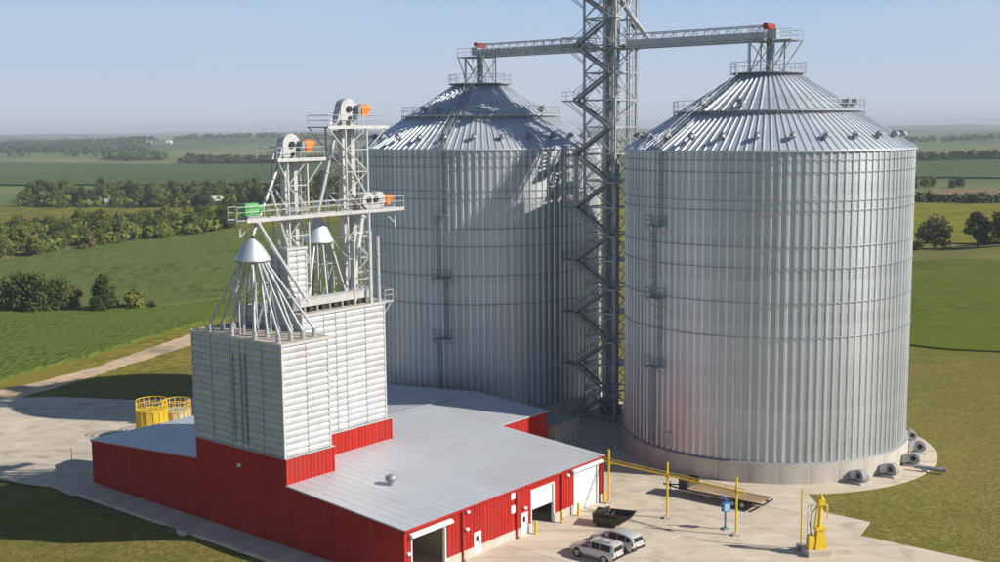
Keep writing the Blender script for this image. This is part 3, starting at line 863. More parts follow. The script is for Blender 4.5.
# interior seen through the open doors
part('floor', MB().box(.2,U1-.2,.2,22,.005,.02), CONC, bld)
for i in range(12):
    part('liner_panel', MB().box(.3+i*.5+.01,.3+(i+1)*.5-.01,7.0,7.04+(.03 if i%2 else 0),.02,4.9), TAN, bld)
for i in range(9):
    part('liner_panel', MB().box(6.28,6.33+(.03 if i%2 else 0),.3+i*.75+.01,.3+(i+1)*.75-.01,.02,4.5), TAN, bld)
part('liner_panel', MB().box(15.,22.,7.,7.1,.02,5.0), TAN, bld)
# roof vent
rv = MB().tube((6.84,8.28,zr(8.28)-.1),(6.84,8.28,zr(8.28)+.5),.3,14); rv.lathe([(.34,.35),(.5,.5),(.5,.85),(.15,1.05),(0,1.06)],16,c=(6.84,8.28,zr(8.28)))
part('roof_vent', rv, STEELD, bld)

# curb walls round the white bins
def curb(x0, x1, y0, y1, z0):
    q = []
    for (a, b, m) in (((x0,y0),(x1,y0),1), ((x1,y0),(x1,y1),1), ((x0,y1),(x1,y1),-1)):
        L = math.hypot(b[0]-a[0], b[1]-a[1]); dx, dy = (b[0]-a[0])/L, (b[1]-a[1])/L
        panel_strip(a, dx, dy, L, (), lambda s: ZC, [], RED, z0, nrm=m)
    for sx in ((x0-.02,x0+.16),(x1-.1,x1+.06)):
        if sx[0] > 0.5 or x0 > 1 or sx[0] < 0: part('corner_trim', MB().box(sx[0],sx[1],y0-.06,y0-.04,z0,ZC), RED, bld)
    part('curb_cap', MB().box(x0-.08,x1+.1,y0-.1,y0+.5,ZC,ZC+.07), WHITEC, bld)
    part('curb_cap', MB().box(x1-.5,x1+.104,y0-.096,y1+.1,ZC+.003,ZC+.073), WHITEC, bld)
    part('curb_foot', MB().box(x0+.0,x1+.2,y0-.2,y0-.03,z0+.28,z0+.36), ROOFW, bld)
curb(0,5.7,14.55,27.75,5.3)
curb(5.74,16.7,18.0,27.72,5.5)
part('curb_cap', MB().box(-.12,.3,14.56,27.74,ZC+.006,ZC+.076), WHITEC, bld)

# ------------------------------------------------------------------ white square bins above the roof
def corr_panel(a, b, z0, h, axis, plane, sgn):
    """one corrugation: runs from a to b along axis at height z0..z0+h, bulging outwards (sgn)"""
    p = [(0,.0),(.20*h,.06),(.62*h,.06),(.84*h,.0),(h,.0)]
    vs = []
    for s in (a, b):
        for dz, o in p:
            vs.append((s, plane+sgn*o, z0+dz) if axis == 'x' else (plane+sgn*o, s, z0+dz))
    k = len(p)
    fs = [(i, i+1, k+i+1, k+i) for i in range(k-1)]+[tuple(range(k)), tuple(range(k,2*k))[::-1]]
    return MB().add(vs, fs)
def square_bin(name, label, x0, x1, y0, y1, z0, z1, colx, coly, rows):
    t = thing(name, label, 'square bin', (NX,NY,0), R(50.2), 'white corrugated square bins')
    part('core', MB().box(x0+.03,x1-.03,y0+.03,y1-.03,z0,z1-.1), GRAYW, t)
    h = (z1-.25-z0)/rows
    for k in range(rows):
        zz = z0+.02+k*h
        for a, b in zip(colx, colx[1:]):
            part('panel', corr_panel(a+.06,b-.06,zz,h*.985,'x',y0,-1), WHITEC, t)
            part('panel', corr_panel(a+.06,b-.06,zz,h*.985,'x',y1,1), WHITEC, t)
        for a, b in zip(coly, coly[1:]):
            part('panel', corr_panel(a+.06,b-.06,zz,h*.985,'y',x0,-1), WHITEC, t)
            part('panel', corr_panel(a+.06,b-.06,zz,h*.985,'y',x1,1), WHITEC, t)
    for xx, yy in ((x0,y0),(x1,y0),(x0,y1),(x1,y1)):
        part('corner_post', MB().box(xx-.09,xx+.09,yy-.09,yy+.09,z0-.02,z1-.12), WHITEC, t)
    for a in colx[1:-1]: part('seam_post', MB().box(a-.05,a+.05,y0-.05,y0,z0,z1-.2), STEELD, t)
    for a in coly[1:-1]: part('seam_post', MB().box(x0-.05,x0,a-.05,a+.05,z0,z1-.2), STEELD, t)
    part('roof_deck', MB().box(x0-.1,x1+.1,y0-.1,y1+.1,z1-.12,z1), DUSTY, t)
    for q in ((x0-.16,x1+.16,y0-.16,y0-.1),(x0-.16,x1+.16,y1+.1,y1+.16),(x0-.16,x0-.1,y0-.1,y1+.1),(x1+.1,x1+.16,y0-.1,y1+.1)):
        part('roof_trim', MB().box(*q,z1-.2,z1+.06), WHITEM, t)
    return t
Z1, Z2 = 18.4, 20.0
b1 = square_bin('square_bin', 'nearest white corrugated square bin with the dark left face', 0,5.4,14.65,27.65,8.13,Z1,[0,2.75,5.4],[14.65,17.4,19.6,20.5,21.9,24.8,27.65],17)
b2 = square_bin('square_bin', 'taller white corrugated square bin at right with railing on its end', 5.56,16.2,18.25,27.65,8.13,Z2,[5.56,8.2,9.7,11.0,13.6,16.2],[18.25,20.5,22.9,25.3,27.65],19)
b3 = square_bin('leg_enclosure', 'small white corrugated box standing on top of the square bins', 5.7,7.9,20.2,22.6,Z2,26.1,[5.7,6.8,7.9],[20.2,21.4,22.6],10)
b3['category'] = 'enclosure'; b3['group'] = 'plant on top of the square bins'
# slot openings on the shaded face, small caps on the decks
for a in (19.7,20.3,21.4): part('dark_slot', MB().box(-.13,-.02,a,a+.14,8.6,16.9), GRAYW, b1)
for i in range(16):
    xx, yy = .5+(i%4)*1.4, 15.6+(i//4)*3.3
    m = MB().tube((xx,yy,Z1-.01),(xx,yy,Z1+.28),.22,8); m.tube((xx,yy,Z1+.28),(xx,yy,Z1+.36),.28,8)
    part('inlet_cap', m, STEEL, b1)
# end balcony of the tall square bin
m = MB().box(16.36,17.6,18.2,21.6,Z2-.1,Z2+.02)
part('balcony', m, WHITEM, b2)
part('balcony_railing', railing(MB(), [(16.4,18.25,Z2+.02),(17.55,18.25,Z2+.02),(17.55,20,Z2+.02),(17.55,21.55,Z2+.02),(16.4,21.55,Z2+.02)],1.1,False,.035), WHITEM, b2)
part('balcony_brace', MB().beam((16.3,18.4,Z2-1.3),(17.5,18.4,Z2-.1),.08).beam((16.3,21.4,Z2-1.3),(17.5,21.4,Z2-.1),.08), WHITEM, b2)
part('deck_railing', railing(MB(), [(16.2-i*1.5,27.5,Z2) for i in range(8)],1.05,False,.03), STEEL, b2)

def uw_thing(name, label, cat, u, w, z, group=None):
    p = W(u,w,z); return thing(name, label, cat, p, R(50.2), group)
# white drag conveyor lying on the tall square bin
dc = uw_thing('drag_conveyor', 'white horizontal conveyor lying on top of the tall square bin', 'conveyor', 6.2, 19.6, Z2)
part('trough', MB().box(0,9.4,-.4,.4,.55,1.25), WHITEM, dc)
part('cover', MB().box(-.1,9.5,-.46,.46,1.25,1.33), WHITEM, dc)
for i in range(6): part('support', MB().box(.5+i*1.6,.72+i*1.6,-.36,.36,0,.55), STEELD, dc)
for i in range(5): part('outlet', MB().box(1.2+i*1.6,1.7+i*1.6,-.3,.3,.0,.55), RUSTB, dc)
part('drive_box', MB().box(-.9,-.1,-.45,.45,.3,1.5), STEELD, dc)

# hopper hoods with spouts
def hood_cone(label, u, w, zb, za, r, targets):
    t = uw_thing('spout_hood', label, 'hood', u, w, zb, 'conical spout hoods')
    h = za-zb
    part('hood_cone', MB().lathe([(r,0),(r*.98,.12),(r*.55,h*.62),(r*.2,h*.93),(.18,h)], 28), ROOFG, t)
    part('hood_rim', MB().lathe([(r-.08,-.14),(r+.03,-.14),(r+.03,.02),(r-.08,.02)], 28), STEEL, t)
    part('hood_floor', MB().lathe([(r-.1,-.08),(.0,-.08)], 28), STEELD, t)
    n = len(targets)
    for i, (tu, tw, tzz) in enumerate(targets):
        dx, dy = tu-u, tw-w
        a = math.atan2(dy, dx)
        d = min(r*.78, math.hypot(dx,dy)*.6)
        p0 = (d*math.cos(a), d*math.sin(a), -.1)
        sp = part('spout', MB().tube(p0, (dx,dy,tzz-zb+.35), .12, 8), STEEL, t)
        part('spout_foot', MB().tube((dx,dy,tzz-zb+.4),(dx,dy,tzz-zb),.2,8), STEEL, sp)
    return t
T1 = [(.5+(i%4)*1.4, 15.6+(i//4)*3.3, Z1+.36) for i in range(16)]
hc1 = hood_cone('left conical metal hood feeding many spouts onto the nearest square bin', 2.5,21.3,25.35,27.45,1.62,T1)
T2 = [(8.6+(i%3)*2.6, 20.9+(i//3)*2.6, Z2+.05) for i in range(9)]
hc2 = hood_cone('right conical metal hood with spouts above the tall square bin', 12.0,22.95,26.2,28.7,1.52,T2)
for t, zz in ((hc1,Z1-25.35),(hc2,Z2-26.2)):
    for sx, sy in ((1.,1.),(-1.,1.),(1.,-1.),(-1.,-1.)):
        part('leg', MB().beam((sx,sy,zz),(sx,sy,-.1),.13), STEEL, t)
    part('ring_beam', MB().beam((-1.,-1.,-2.2),(1.,-1.,-2.2),.09).beam((1.,-1.,-2.2),(1.,1.,-2.2),.09).beam((1.,1.,-2.2),(-1.,1.,-2.2),.09).beam((-1.,1.,-2.2),(-1.,-1.,-2.2),.09), STEEL, t)
    part('brace', MB().beam((-1.,-1.,zz),(1.,-1.,-2.2),.07).beam((1.,1.,zz),(1.,-1.,-2.2),.07), STEEL, t)

# bucket elevators with lattice frames on top of the square bins
def bucket_elevator(label, u, w, z0, ztop, plat, half, motor=ORANGE):
    t = uw_thing('bucket_elevator', label, 'elevator', u, w, z0, 'bucket elevators on the square bins')
    H = ztop-z0; zp = plat[0]-z0
    part('trunk', MB().box(-.85,-.3,-.32,.32,0,H-1.6), WHITEM, t)
    part('trunk', MB().box(.3,.85,-.32,.32,0,H-1.6), WHITEM, t)
    # rounded head, seen broadside from the yard
    hd = MB(); n = 18; pr = [(-1.05,H-2.2),(1.05,H-2.2)]+[(1.05*math.cos(PI*i/n), H-1.05+1.05*math.sin(PI*i/n)) for i in range(n+1)]
    k = len(pr)
    hd.add([(x,y,z) for y in (-.45,.45) for x,z in pr], [tuple(range(k)), tuple(range(k,2*k))[::-1]]+[(i,k+i,k+(i+1)%k,(i+1)%k) for i in range(k)])
    head = part('head', hd, WHITEM, t)
    part('bearing', MB().tube((0,-.62,H-1.05),(0,-.44,H-1.05),.33,14), BLACK, head)
    part('bearing', MB().tube((.1,-.6,H-1.95),(.1,-.44,H-1.95),.2,12), BLACK, head)
    di = part('discharge', MB().add([(-1.0,-.4,H-2.0),(-1.0,.4,H-2.0),(-1.0,.4,H-.9),(-1.0,-.4,H-.9),(-1.9,-.3,H-2.6),(-1.9,.3,H-2.6),(-1.5,.3,H-2.6),(-1.5,-.3,H-2.6)], [(0,4,5,1),(1,5,6,2),(2,6,7,3),(3,7,4,0),(4,7,6,5)]), WHITEM, t)
    mo = MB().tube((1.2,-.75,H-1.0),(2.2,-.75,H-1.0),.42,14); mo.box(1.15,2.0,-1.2,-.2,H-1.75,H-1.1); mo.tube((2.2,-.75,H-1.0),(2.45,-.75,H-1.0),.3,12)
    part('drive_motor', mo, motor, t)
    part('gearbox', MB().box(.75,1.2,-1.1,-.45,H-1.8,H-.7), STEELD, t)
    # lattice frame
    for sx in (-half,half):
        for sy in (-half,half): part('column', MB().beam((sx,sy,0),(sx,sy,zp),.15), WHITEM, t)
    n = max(2, round(zp/2.2)); h = zp/n
    for i in range(n):
        f = 1 if i%2 else -1
        for s in (-half,half):
            part('brace', MB().beam((-half*f,s,i*h),(half*f,s,(i+1)*h),.08), WHITEM, t)
            part('brace', MB().beam((s,half*f,i*h),(s,-half*f,(i+1)*h),.08), WHITEM, t)
            part('beam', MB().beam((-half,s,(i+1)*h),(half,s,(i+1)*h),.09), WHITEM, t)
            part('beam', MB().beam((s,-half,(i+1)*h),(s,half,(i+1)*h),.09), WHITEM, t)
    a, b = plat[1]-u, plat[2]-u
    pd = part('platform', MB().box(a,b,-1.5,1.5,zp,zp+.12), STEELD, t)
    part('edge_beam', MB().box(a,b,-1.62,-1.51,zp-.12,zp+.2), WHITEM, pd)
    part('platform_railing', railing(MB(), [(a+.05,-1.45,zp+.12),((a+b)/2,-1.45,zp+.12),(b-.05,-1.45,zp+.12),(b-.05,1.45,zp+.12),((a+b)/2,1.45,zp+.12),(a+.05,1.45,zp+.12)],1.1,True,.035), STEEL, t)
    for sx, e in ((-half,a+.2),(half,b-.2)):
        part('knee_brace', MB().beam((sx,-half,zp-2.2),(e,-1.4,zp-.05),.09).beam((sx,half,zp-2.2),(e,1.4,zp-.05),.09), WHITEM, t)
    part('ladder', ladder_mesh(.2,zp+1.,True), STEEL, t, (half+.1,.4,0))
    return t
bucket_elevator('shorter bucket elevator with white rounded head and orange motor, left', 8.1,22.4,Z2,36.8,(34.3,5.4,11.4),1.2)
bucket_elevator('taller bucket elevator with white rounded head and orange motor, right', 15.6,22.4,Z2,40.2,(37.3,11.8,20.0),1.45)
# catwalk level that links both legs
cw = uw_thing('catwalk', 'long railed catwalk crossing both bucket elevators', 'catwalk', 0, 22, 29.0)
dk = part('deck', MB().box(.3,21.8,-1.35,-.1,-.06,.06), STEELD, cw)
part('edge_beam', MB().box(1.4,14.2,-1.46,-1.36,-.22,.14), WHITEM, cw)
part('edge_beam', MB().box(14.25,21.8,-1.46,-1.36,-.22,.14), WHITEM, cw)
part('edge_beam', MB().box(.3,21.8,-.09,.0,-.2,.12), WHITEM, cw)
pts = [(.35+i*1.53,-1.4,.14) for i in range(15)]
part('railing', railing(MB(), pts,1.1,False,.035), WHITEM, cw)
part('railing', railing(MB(), [(.35+i*1.53,-.05,.12) for i in range(15)],1.1,False,.035), STEEL, cw)
for u in (1.2, 21.2): part('post', MB().beam((u,-.6,-2.0 if u > 5 else -1.5),(u,-.6,-.05),.12).beam((u,-.6,-1.5),(u+(2 if u<5 else -2),-.6,-.1),.08), WHITEM, cw)
# green motor and a third drive standing on the catwalk
gm = uw_thing('green_motor', 'green conveyor drive motor at the left end of the catwalk', 'motor', 2.4, 21.25, 29.06)
part('housing', MB().box(-.9,.6,-.42,.42,.35,1.45), GREENM, gm)
part('motor_body', MB().tube((.6,0,.9),(1.35,0,.9),.38,12), GREENM, gm)
part('foot', MB().box(-.7,.9,-.35,.35,0,.35), STEELD, gm)
th3 = uw_thing('drive_head', 'low white rounded drive head with orange motor on catwalk, right end', 'elevator head', 17.6, 21.2, 29.06)
m = MB(); m.tube((-.6,-.4,.95),(-.6,.4,.95),.85,18); m.tube((.9,-.4,.95),(.9,.4,.95),.85,18); m.box(-.6,.9,-.38,.38,.1,1.5)
hh = part('housing', m, WHITEM, th3)
for x in (-.6,.35): part('bearing', MB().tube((x,-.55,1.0),(x,-.41,1.0),.3,12), BLACK, hh)
part('drive_motor', MB().tube((1.8,-.1,1.0),(2.7,-.1,1.0),.42,12).box(1.75,2.4,-.5,.3,.4,.95), ORANGE, th3)
# long inclined spouts
def spout(label, a, b, r=.16, flare=True):
    A, B = W(*a), W(*b)
    t = thing('inclined_spout', label, 'pipe', B, 0, 'inclined spouts between the plant levels')
    part('pipe', MB().tube(A-B, (0,0,0), r, 10), WHITEM, t)
    d = (A-B).normalized()
    for f in (.02, .5, .97): part('flange', MB().tube((A-B)*f, (A-B)*f+d*.12, r*1.45, 10), STEEL, t)
    return t
spout('pipe slanting from the shorter elevator head down to the left hood', (6.9,22.4,34.0),(2.6,21.35,27.55))
spout('pipe slanting from the taller elevator head down to the right hood', (14.2,22.4,37.0),(12.0,22.95,28.8),.2)
spout('long pipe from the catwalk left end down to the tall square bin', (2.4,20.3,28.8),(7.2,19.3,21.0),.17)
spout('pipe crossing the taller elevator frame downward to the catwalk', (14.0,21.0,34.5),(17.0,21.0,30.4),.13)
spout('thick inclined pipe from the low drive head to the tall bin deck', (16.2,21.0,28.6),(13.9,20.4,20.2),.27)
spout('pipe dropping from the catwalk toward the white box roof', (4.6,21.0,31.6),(6.6,21.2,26.2),.14)
# open pipe frame and stand pipes at the far end of the deck
pf = uw_thing('pipe_frame', 'open rectangular pipe frame standing on the tall bin deck', 'frame', 14.4, 19.2, Z2)
for x in (-1.15,1.15): part('post', MB().beam((x,0,0),(x,0,7.0),.16), WHITEM, pf)
part('crossbar', MB().beam((-1.23,0,7.08),(1.23,0,7.08),.16), WHITEM, pf)
part('crossbar', MB().beam((-1.07,0,3.2),(1.07,0,3.2),.1), WHITEM, pf)
part('brace', MB().beam((-1.1,0,.2),(1.1,0,3.1),.08), WHITEM, pf)
for i, (du, h, lb) in enumerate(((.0,8.9,'left and taller of two white stand pipes by the bin end railing'),(1.15,6.6,'right and shorter of two white stand pipes by the bin end railing'))):
    t = uw_thing('stand_pipe', lb, 'pipe', 14.9+du, 18.7, Z2, 'stand pipes on the tall bin deck')
    part('pipe', MB().tube((0,0,0),(0,0,h),.15,10), WHITEM, t)
    for z in (.0,h*.4,h*.7): part('flange', MB().tube((0,0,z),(0,0,z+.1),.24,10), STEEL, t)

# ------------------------------------------------------------------ yard things
def bollard(label, u, w):
    t = uw_thing('bollard', label, 'bollard', u, w, 0, 'yellow bollards by the garage doors')
    part('post', MB().tube((0,0,0),(0,0,1.15),.13,12), YEL, t)
    part('cap', MB().lathe([(.13,1.15),(.11,1.22),(.05,1.27),(0,1.28)],12), YEL, t)
bollard('yellow bollard left of the half open garage door', 16.5,-.75)
bollard('yellow bollard right of the half open garage door', 20.4,-.75)
bollard('yellow bollard left of the closed white garage door', 23.15,-.75)
bollard('yellow bollard right of the closed white garage door', 27.75,-.6)

# yellow posts with the overhead beam
gan = [(10.64,114.7),(15.76,109.95),(21.38,105.0)]
g = thing('yellow_gantry', 'yellow overhead pipe gantry on three tall posts from building corner', 'gantry', (gan[0][0],gan[0][1],0))
o0 = Vector((gan[0][0],gan[0][1],0))
for (x,y) in gan:
    d = Vector((x,y,0))-o0
    pst = part('post', MB().tube(d, d+Vector((0,0,5.5)),.1,10), YEL, g)
    part('base_block', MB().box(d.x-.32,d.x+.32,d.y-.32,d.y+.32,0,.22), CONCW, pst)
    part('bracket', MB().box(d.x-.22,d.x+.22,d.y-.22,d.y+.22,4.0,4.12), YEL, g)
dv = (Vector((gan[2][0],gan[2][1],0))-o0)
e0, e1 = dv*(-.06), dv*1.06
nv = Vector((-dv.y,dv.x,0)).normalized()*.14
for s in (-1,1):
    part('beam_pipe', MB().tube(e0+nv*s+Vector((0,0,4.2)), e1+nv*s+Vector((0,0,4.2)),.045,8), YEL, g)
part('beam_pipe', MB().tube(e0+Vector((0,0,4.5)), e1+Vector((0,0,4.5)),.04,8), YEL, g)
n = 16
for i in range(n):
    a, b = e0+(e1-e0)*(i/n), e0+(e1-e0)*((i+1)/n)
    part('lacing', MB().beam(a+nv+Vector((0,0,4.2)), b-nv+Vector((0,0,4.2)),.035).beam(b-nv+Vector((0,0,4.2)), b+Vector((0,0,4.5)),.035), YEL, g)

t = thing('blue_pedestal', 'blue post carrying a small box beside the last yellow gantry post', 'pedestal', (20.7,106.7,0), R(20))
part('base', MB().box(-.3,.3,-.3,.3,0,.14), STEELD, t)
part('post', MB().tube((0,0,.1),(0,0,3.1),.09,10), BLUE, t)
bx_ = part('box', MB().box(-.38,.38,-.3,.12,1.75,2.6), BLUE, t)
part('panel', MB().box(-.28,.28,-.33,-.3,1.85,2.5), mat('pale_blue_panel',(.30,.50,.62),.4), bx_)
part('arm', MB().tube((0,0,3.05),(-.45,0,3.3),.06,8).tube((-.45,0,3.3),(-.45,0,2.9),.06,8), BLUE, t)

t = thing('marker_pole', 'thin yellow pole with dark footing beside the yellow truck probe', 'pole', (26.35,101.2,0))
part('pole', MB().tube((0,0,.3),(0,0,5.6),.07,10), YEL, t)
part('footing', MB().box(-.35,.35,-.35,.35,0,.45), STEELD, t)
part('bracket', MB().beam((0,0,4.9),(.5,0,5.1),.06), YEL, t)

t = thing('truck_probe', 'yellow grain probe machine on a pale concrete block at lower right', 'machine', (27.4,100.0,0), R(8))
part('plinth', MB().box(-1.05,1.05,-.8,.8,-.1,.55), CONC, t)
def frustum(a, b, z0, c, d, z1, cx=0, cy=0, dx=0):
    return MB().add([(cx-a,cy-b,z0),(cx+a,cy-b,z0),(cx+a,cy+b,z0),(cx-a,cy+b,z0),(cx+dx-c,cy-d,z1),(cx+dx+c,cy-d,z1),(cx+dx+c,cy+d,z1),(cx+dx-c,cy+d,z1)],
                    [(0,3,2,1),(4,5,6,7),(0,1,5,4),(1,2,6,5),(2,3,7,6),(3,0,4,7)])
part('body', frustum(.55,.5,.55,.3,.28,2.2,.25), YEL, t)
part('hydraulic_tank', frustum(.32,.4,.55,.26,.3,1.75,-.55), YEL, t)
part('collar', frustum(.42,.36,2.2,.42,.36,2.5,.25), YEL, t)
part('mast', MB().tube((.2,0,2.5),(.3,0,4.6),.17,12), YEL, t)
part('cylinder_rod', MB().tube((-.2,0,2.4),(.0,0,4.4),.09,10), YEL, t)
part('head', frustum(.34,.3,4.45,.26,.26,4.95,.35), YEL, t)
part('head_cone', MB().tube((.35,0,4.95),(.3,0,5.5),.24,12,.04), YEL, t)
part('boom', MB().beam((.3,0,4.7),(.95,.1,4.3),.16).beam((.95,.1,4.3),(1.0,.1,3.1),.12), YEL, t)
part('guide_rail', MB().beam((-.85,.1,.55),(-.85,.1,4.4),.05).beam((-.55,.1,.55),(-.55,.1,4.4),.05).beam((-.85,.1,4.4),(-.1,0,4.4),.05), STEELD, t)
part('hose', MB().path([(-.4,.2,1.6),(-.55,.3,2.6),(-.4,.2,3.6),(0,.1,4.3)], .04, 6), BLACK, t)

# flatbed trailer
tr = thing('flatbed_trailer', 'long low trailer with brown plank deck parked before the right bin', 'trailer', (22.1,114.9,0), R(-38))
L_ = 8.8
for y in (-.75,.75): part('frame_rail', MB().box(-L_/2,L_/2,y-.08,y+.08,.62,.86), BLACK, tr)
for i in range(13): part('plank', MB().box(-L_/2,L_/2,-1.2+i*.185+.008,-1.2+(i+1)*.185-.008,.88,.93+random.uniform(0,.008)), WOODD, tr)
for y in (-1.27,1.22): part('side_rail', MB().box(-L_/2,L_/2,y,y+.05,.78,.97), BLACK, tr)
for i in range(6): part('crossmember', MB().box(-L_/2+.3+i*1.75,-L_/2+.4+i*1.75,-1.2,1.2,.72,.87), BLACK, tr)
for x in (1.6,2.6):
    for s in (-1,1):
        w_ = part('wheel', MB().tube((x,s*.95,.40),(x,s*1.2,.40),.40,20), BLACK, tr)
        part('rim', MB().tube((x,s*1.2,.40),(x,s*1.215,.40),.22,16), STEEL, w_)
part('headboard', MB().box(-L_/2-.06,-L_/2,-1.2,1.2,.9,2.3).box(-L_/2+.02,-L_/2+1.0,-1.2,-1.14,.94,1.7).box(-L_/2+.02,-L_/2+1.0,1.14,1.2,.94,1.7), BLACK, tr)
part('toolbox', MB().box(-L_/2+.05,-L_/2+.75,-.9,.9,.94,1.55), RUSTB, tr)
part('tongue', MB().beam((-L_/2,-.9,.72),(-L_/2-2.2,0,.6),.12).beam((-L_/2,.9,.72),(-L_/2-2.2,0,.6),.12).tube((-L_/2-2.2,0,.6),(-L_/2-2.5,0,.6),.09,8), BLACK, tr)
part('jack', MB().tube((-L_/2-1.7,0,.0),(-L_/2-1.7,0,1.0),.06,8), BLACK, tr)

# open dumpster
dm = thing('dumpster', 'dark brown open dumpster with bulging junk beside the parked cars', 'dumpster', (10.4,108.2,0), R(-20))
def tub(x0, x1, wt, wb, z0, z1, th_=.08):
    m = MB()
    O = [(x0-.0,-wt,z1),(x1+.35,-wt,z1),(x1+.35,wt,z1),(x0,wt,z1),(x0+.05,-wb,z0),(x1-1.0,-wb,z0),(x1-1.0,wb,z0),(x0+.05,wb,z0)]
    I = [(x0+th_,-wt+th_,z1),(x1+.35-th_,-wt+th_,z1),(x1+.35-th_,wt-th_,z1),(x0+th_,wt-th_,z1),(x0+.05+th_,-wb+th_,z0+.1),(x1-1.0-th_,-wb+th_,z0+.1),(x1-1.0-th_,wb-th_,z0+.1),(x0+.05+th_,wb-th_,z0+.1)]
    m.add(O+I, [(0,4,5,1),(1,5,6,2),(2,6,7,3),(3,7,4,0),(4,7,6,5),(8,9,13,12),(9,10,14,13),(10,11,15,14),(11,8,12,15),(12,13,14,15),(0,1,9,8),(1,2,10,9),(2,3,11,10),(3,0,8,11)])
    return m
part('tub', tub(-1.75,1.7,.95,.8,.22,1.22), RUSTB, dm)
part('rim_bar', MB().tube((-1.75,-.97,1.22),(2.05,-.97,1.22),.05,8).tube((-1.75,.97,1.22),(2.05,.97,1.22),.05,8), RUSTB, dm)
for x in (-1.1,-.4,.3): part('rib', MB().beam((x,-.84,.3),(x,-.97,1.18),.09), RUSTB, dm)
part('divider', MB().box(-.1,.0,-.86,.86,.4,1.16), RUSTB, dm)
part('pocket', MB().box(-1.2,.5,-1.08,-.92,.7,.95), RUSTB, dm)
for x in (-1.3,.3): part('skid', MB().box(x-.1,x+.1,-.75,.75,0,.22), BLACK, dm)
jm = MB(); rj = random.Random(3)
for i in range(14):
    x, y = rj.uniform(-1.3,-.4), rj.uniform(-.6,.6); s = rj.uniform(.18,.4)
    jm.beam((x-s,y,1.0+rj.uniform(0,.25)),(x+s,y+rj.uniform(-.3,.3),1.1+rj.uniform(0,.35)),s*.9,s*.6)
part('scrap', jm, mat('scrap',(.10,.09,.07),.8,.1,.4,3.), dm)['kind'] = 'stuff'

# parked cars
def car(name, label, loc, rz_, paint, st, zlift=0., length=4.7, hw=.93):
    t = thing(name, label, 'car', loc, rz_, 'cars parked in front of the red building')
    # stations: x, z floor, z belt, half width at belt, z roof edge, half width roof, z roof centre
    rings = []
    for (x, zf, zb, wb_, ze, wr, zc) in st:
        half = [(0,zf),(wb_*.86,zf),(wb_*.97,zf+.14),(wb_,zf+.36),(wb_*.995,zb-.06),(wb_*.96,zb),(wr+.02,ze),(wr*.90,ze+(zc-ze)*.7),(wr*.5,zc-.005),(0,zc)]
        rings.append([(x,-y,z) for y,z in half]+[(x,y,z) for y,z in half[-2:0:-1]])
    k = len(rings[0]); m = MB(); vs = [p for r_ in rings for p in r_]
    fs = [(i*k+j,(i+1)*k+j,(i+1)*k+(j+1)%k,i*k+(j+1)%k) for i in range(len(rings)-1) for j in range(k)]
    m.add(vs, fs, True); m.add(rings[0],[tuple(range(k))]); m.add(rings[-1],[tuple(range(k))[::-1]])
    body = part('body', m, paint, t)
    sd = body.modifiers.new('edge','EDGE_SPLIT'); sd.split_angle = R(38)
    def P(i, f, v, s, off=.014):
        a, b = st[i], st[i+1]
        L = [p+(q-p)*f for p,q in zip(a,b)]
        x, zf, zb, wb_, ze, wr, zc = L
        y = (wb_*.96)*(1-v)+(wr+.02)*v; z = zb*(1-v)+ze*v
        return (x, s*(y+off), z)
    def win(i, f0, f1, i2=None, nm='window', v0=.1, v1=.88):
        i2 = i if i2 is None else i2
        for s in (-1,1):
            q = [P(i,f0,v0,s),P(i2,f1,v0,s),P(i2,f1,v1,s),P(i,f0,v1,s)]
            part(nm, MB().add(q,[(0,1,2,3) if s>0 else (3,2,1,0)]), DGLASS, t)
    return t, body, win, P
def wheels(t, xs, hw, r=.36):
    for x in xs:
        for s in (-1,1):
            w_ = part('wheel', MB().tube((x,s*(hw-.2),r),(x,s*(hw+.03),r),r,24), BLACK, t)
            part('rim', MB().tube((x,s*(hw+.03),r),(x,s*(hw+.042),r),r*.64,16), STEEL, w_)
            part('hub', MB().tube((x,s*(hw+.042),r),(x,s*(hw+.055),r),r*.2,10), STEELD, w_)
            part('wheel_arch', MB().tube((x,s*(hw-.12),r+.03),(x,s*(hw-.004),r+.03),r*1.22,24), BLACK, t)
def lights(t, xr, xf, hw, zr_, zf_):
    for s in (-1,1):
        part('tail_lamp', MB().box(xr-.03,xr+.12,s*hw*.84-.06,s*hw*.84+.06,zr_-.16,zr_+.12), LAMP, t)
        part('headlight', MB().box(xf-.14,xf+.02,s*hw*.74-.17,s*hw*.74+.17,zf_-.08,zf_+.08), LAMPW, t)
        part('mirror', MB().box(xf-1.62,xf-1.45,s*(hw+.02)-.1,s*(hw+.02)+.1,1.08,1.22), BLACK, t)
    part('bumper', MB().box(xr-.07,xr+.1,-hw*.9,hw*.9,.42,.62), BLACK, t)
    part('bumper', MB().box(xf-.1,xf+.05,-hw*.86,hw*.86,.36,.56), BLACK, t)
    part('number_plate', MB().box(xr-.085,xr-.07,-.26,.26,.7,.84), LAMPW, t)
hw = .90
stA = [(-2.3,.38,1.02,hw*.93,1.60,.66,1.66),(-2.12,.32,1.05,hw,1.68,.70,1.75),(-.9,.3,1.03,hw,1.72,.70,1.79),(.1,.3,1.02,hw,1.68,.68,1.74),(.5,.3,1.01,hw,1.55,.66,1.60),(1.05,.3,1.0,hw*.99,1.06,.72,1.10),(1.9,.32,.94,hw*.97,.98,.66,1.02),(2.25,.38,.80,hw*.90,.84,.6,.87)]
HC = math.atan2(.64,-.768)
tA, bA, winA, PA = car('parked_car', 'silver boxy four wheel drive car, nearer of the two parked cars', (8.15,99.7,0), HC, SILVER, stA)
winA(1,.08,.92); winA(1,.95,1.0,1,'window'); winA(2,.05,.9); winA(3,.05,1.0); winA(4,.05,.75,None,'window',.1,.8)
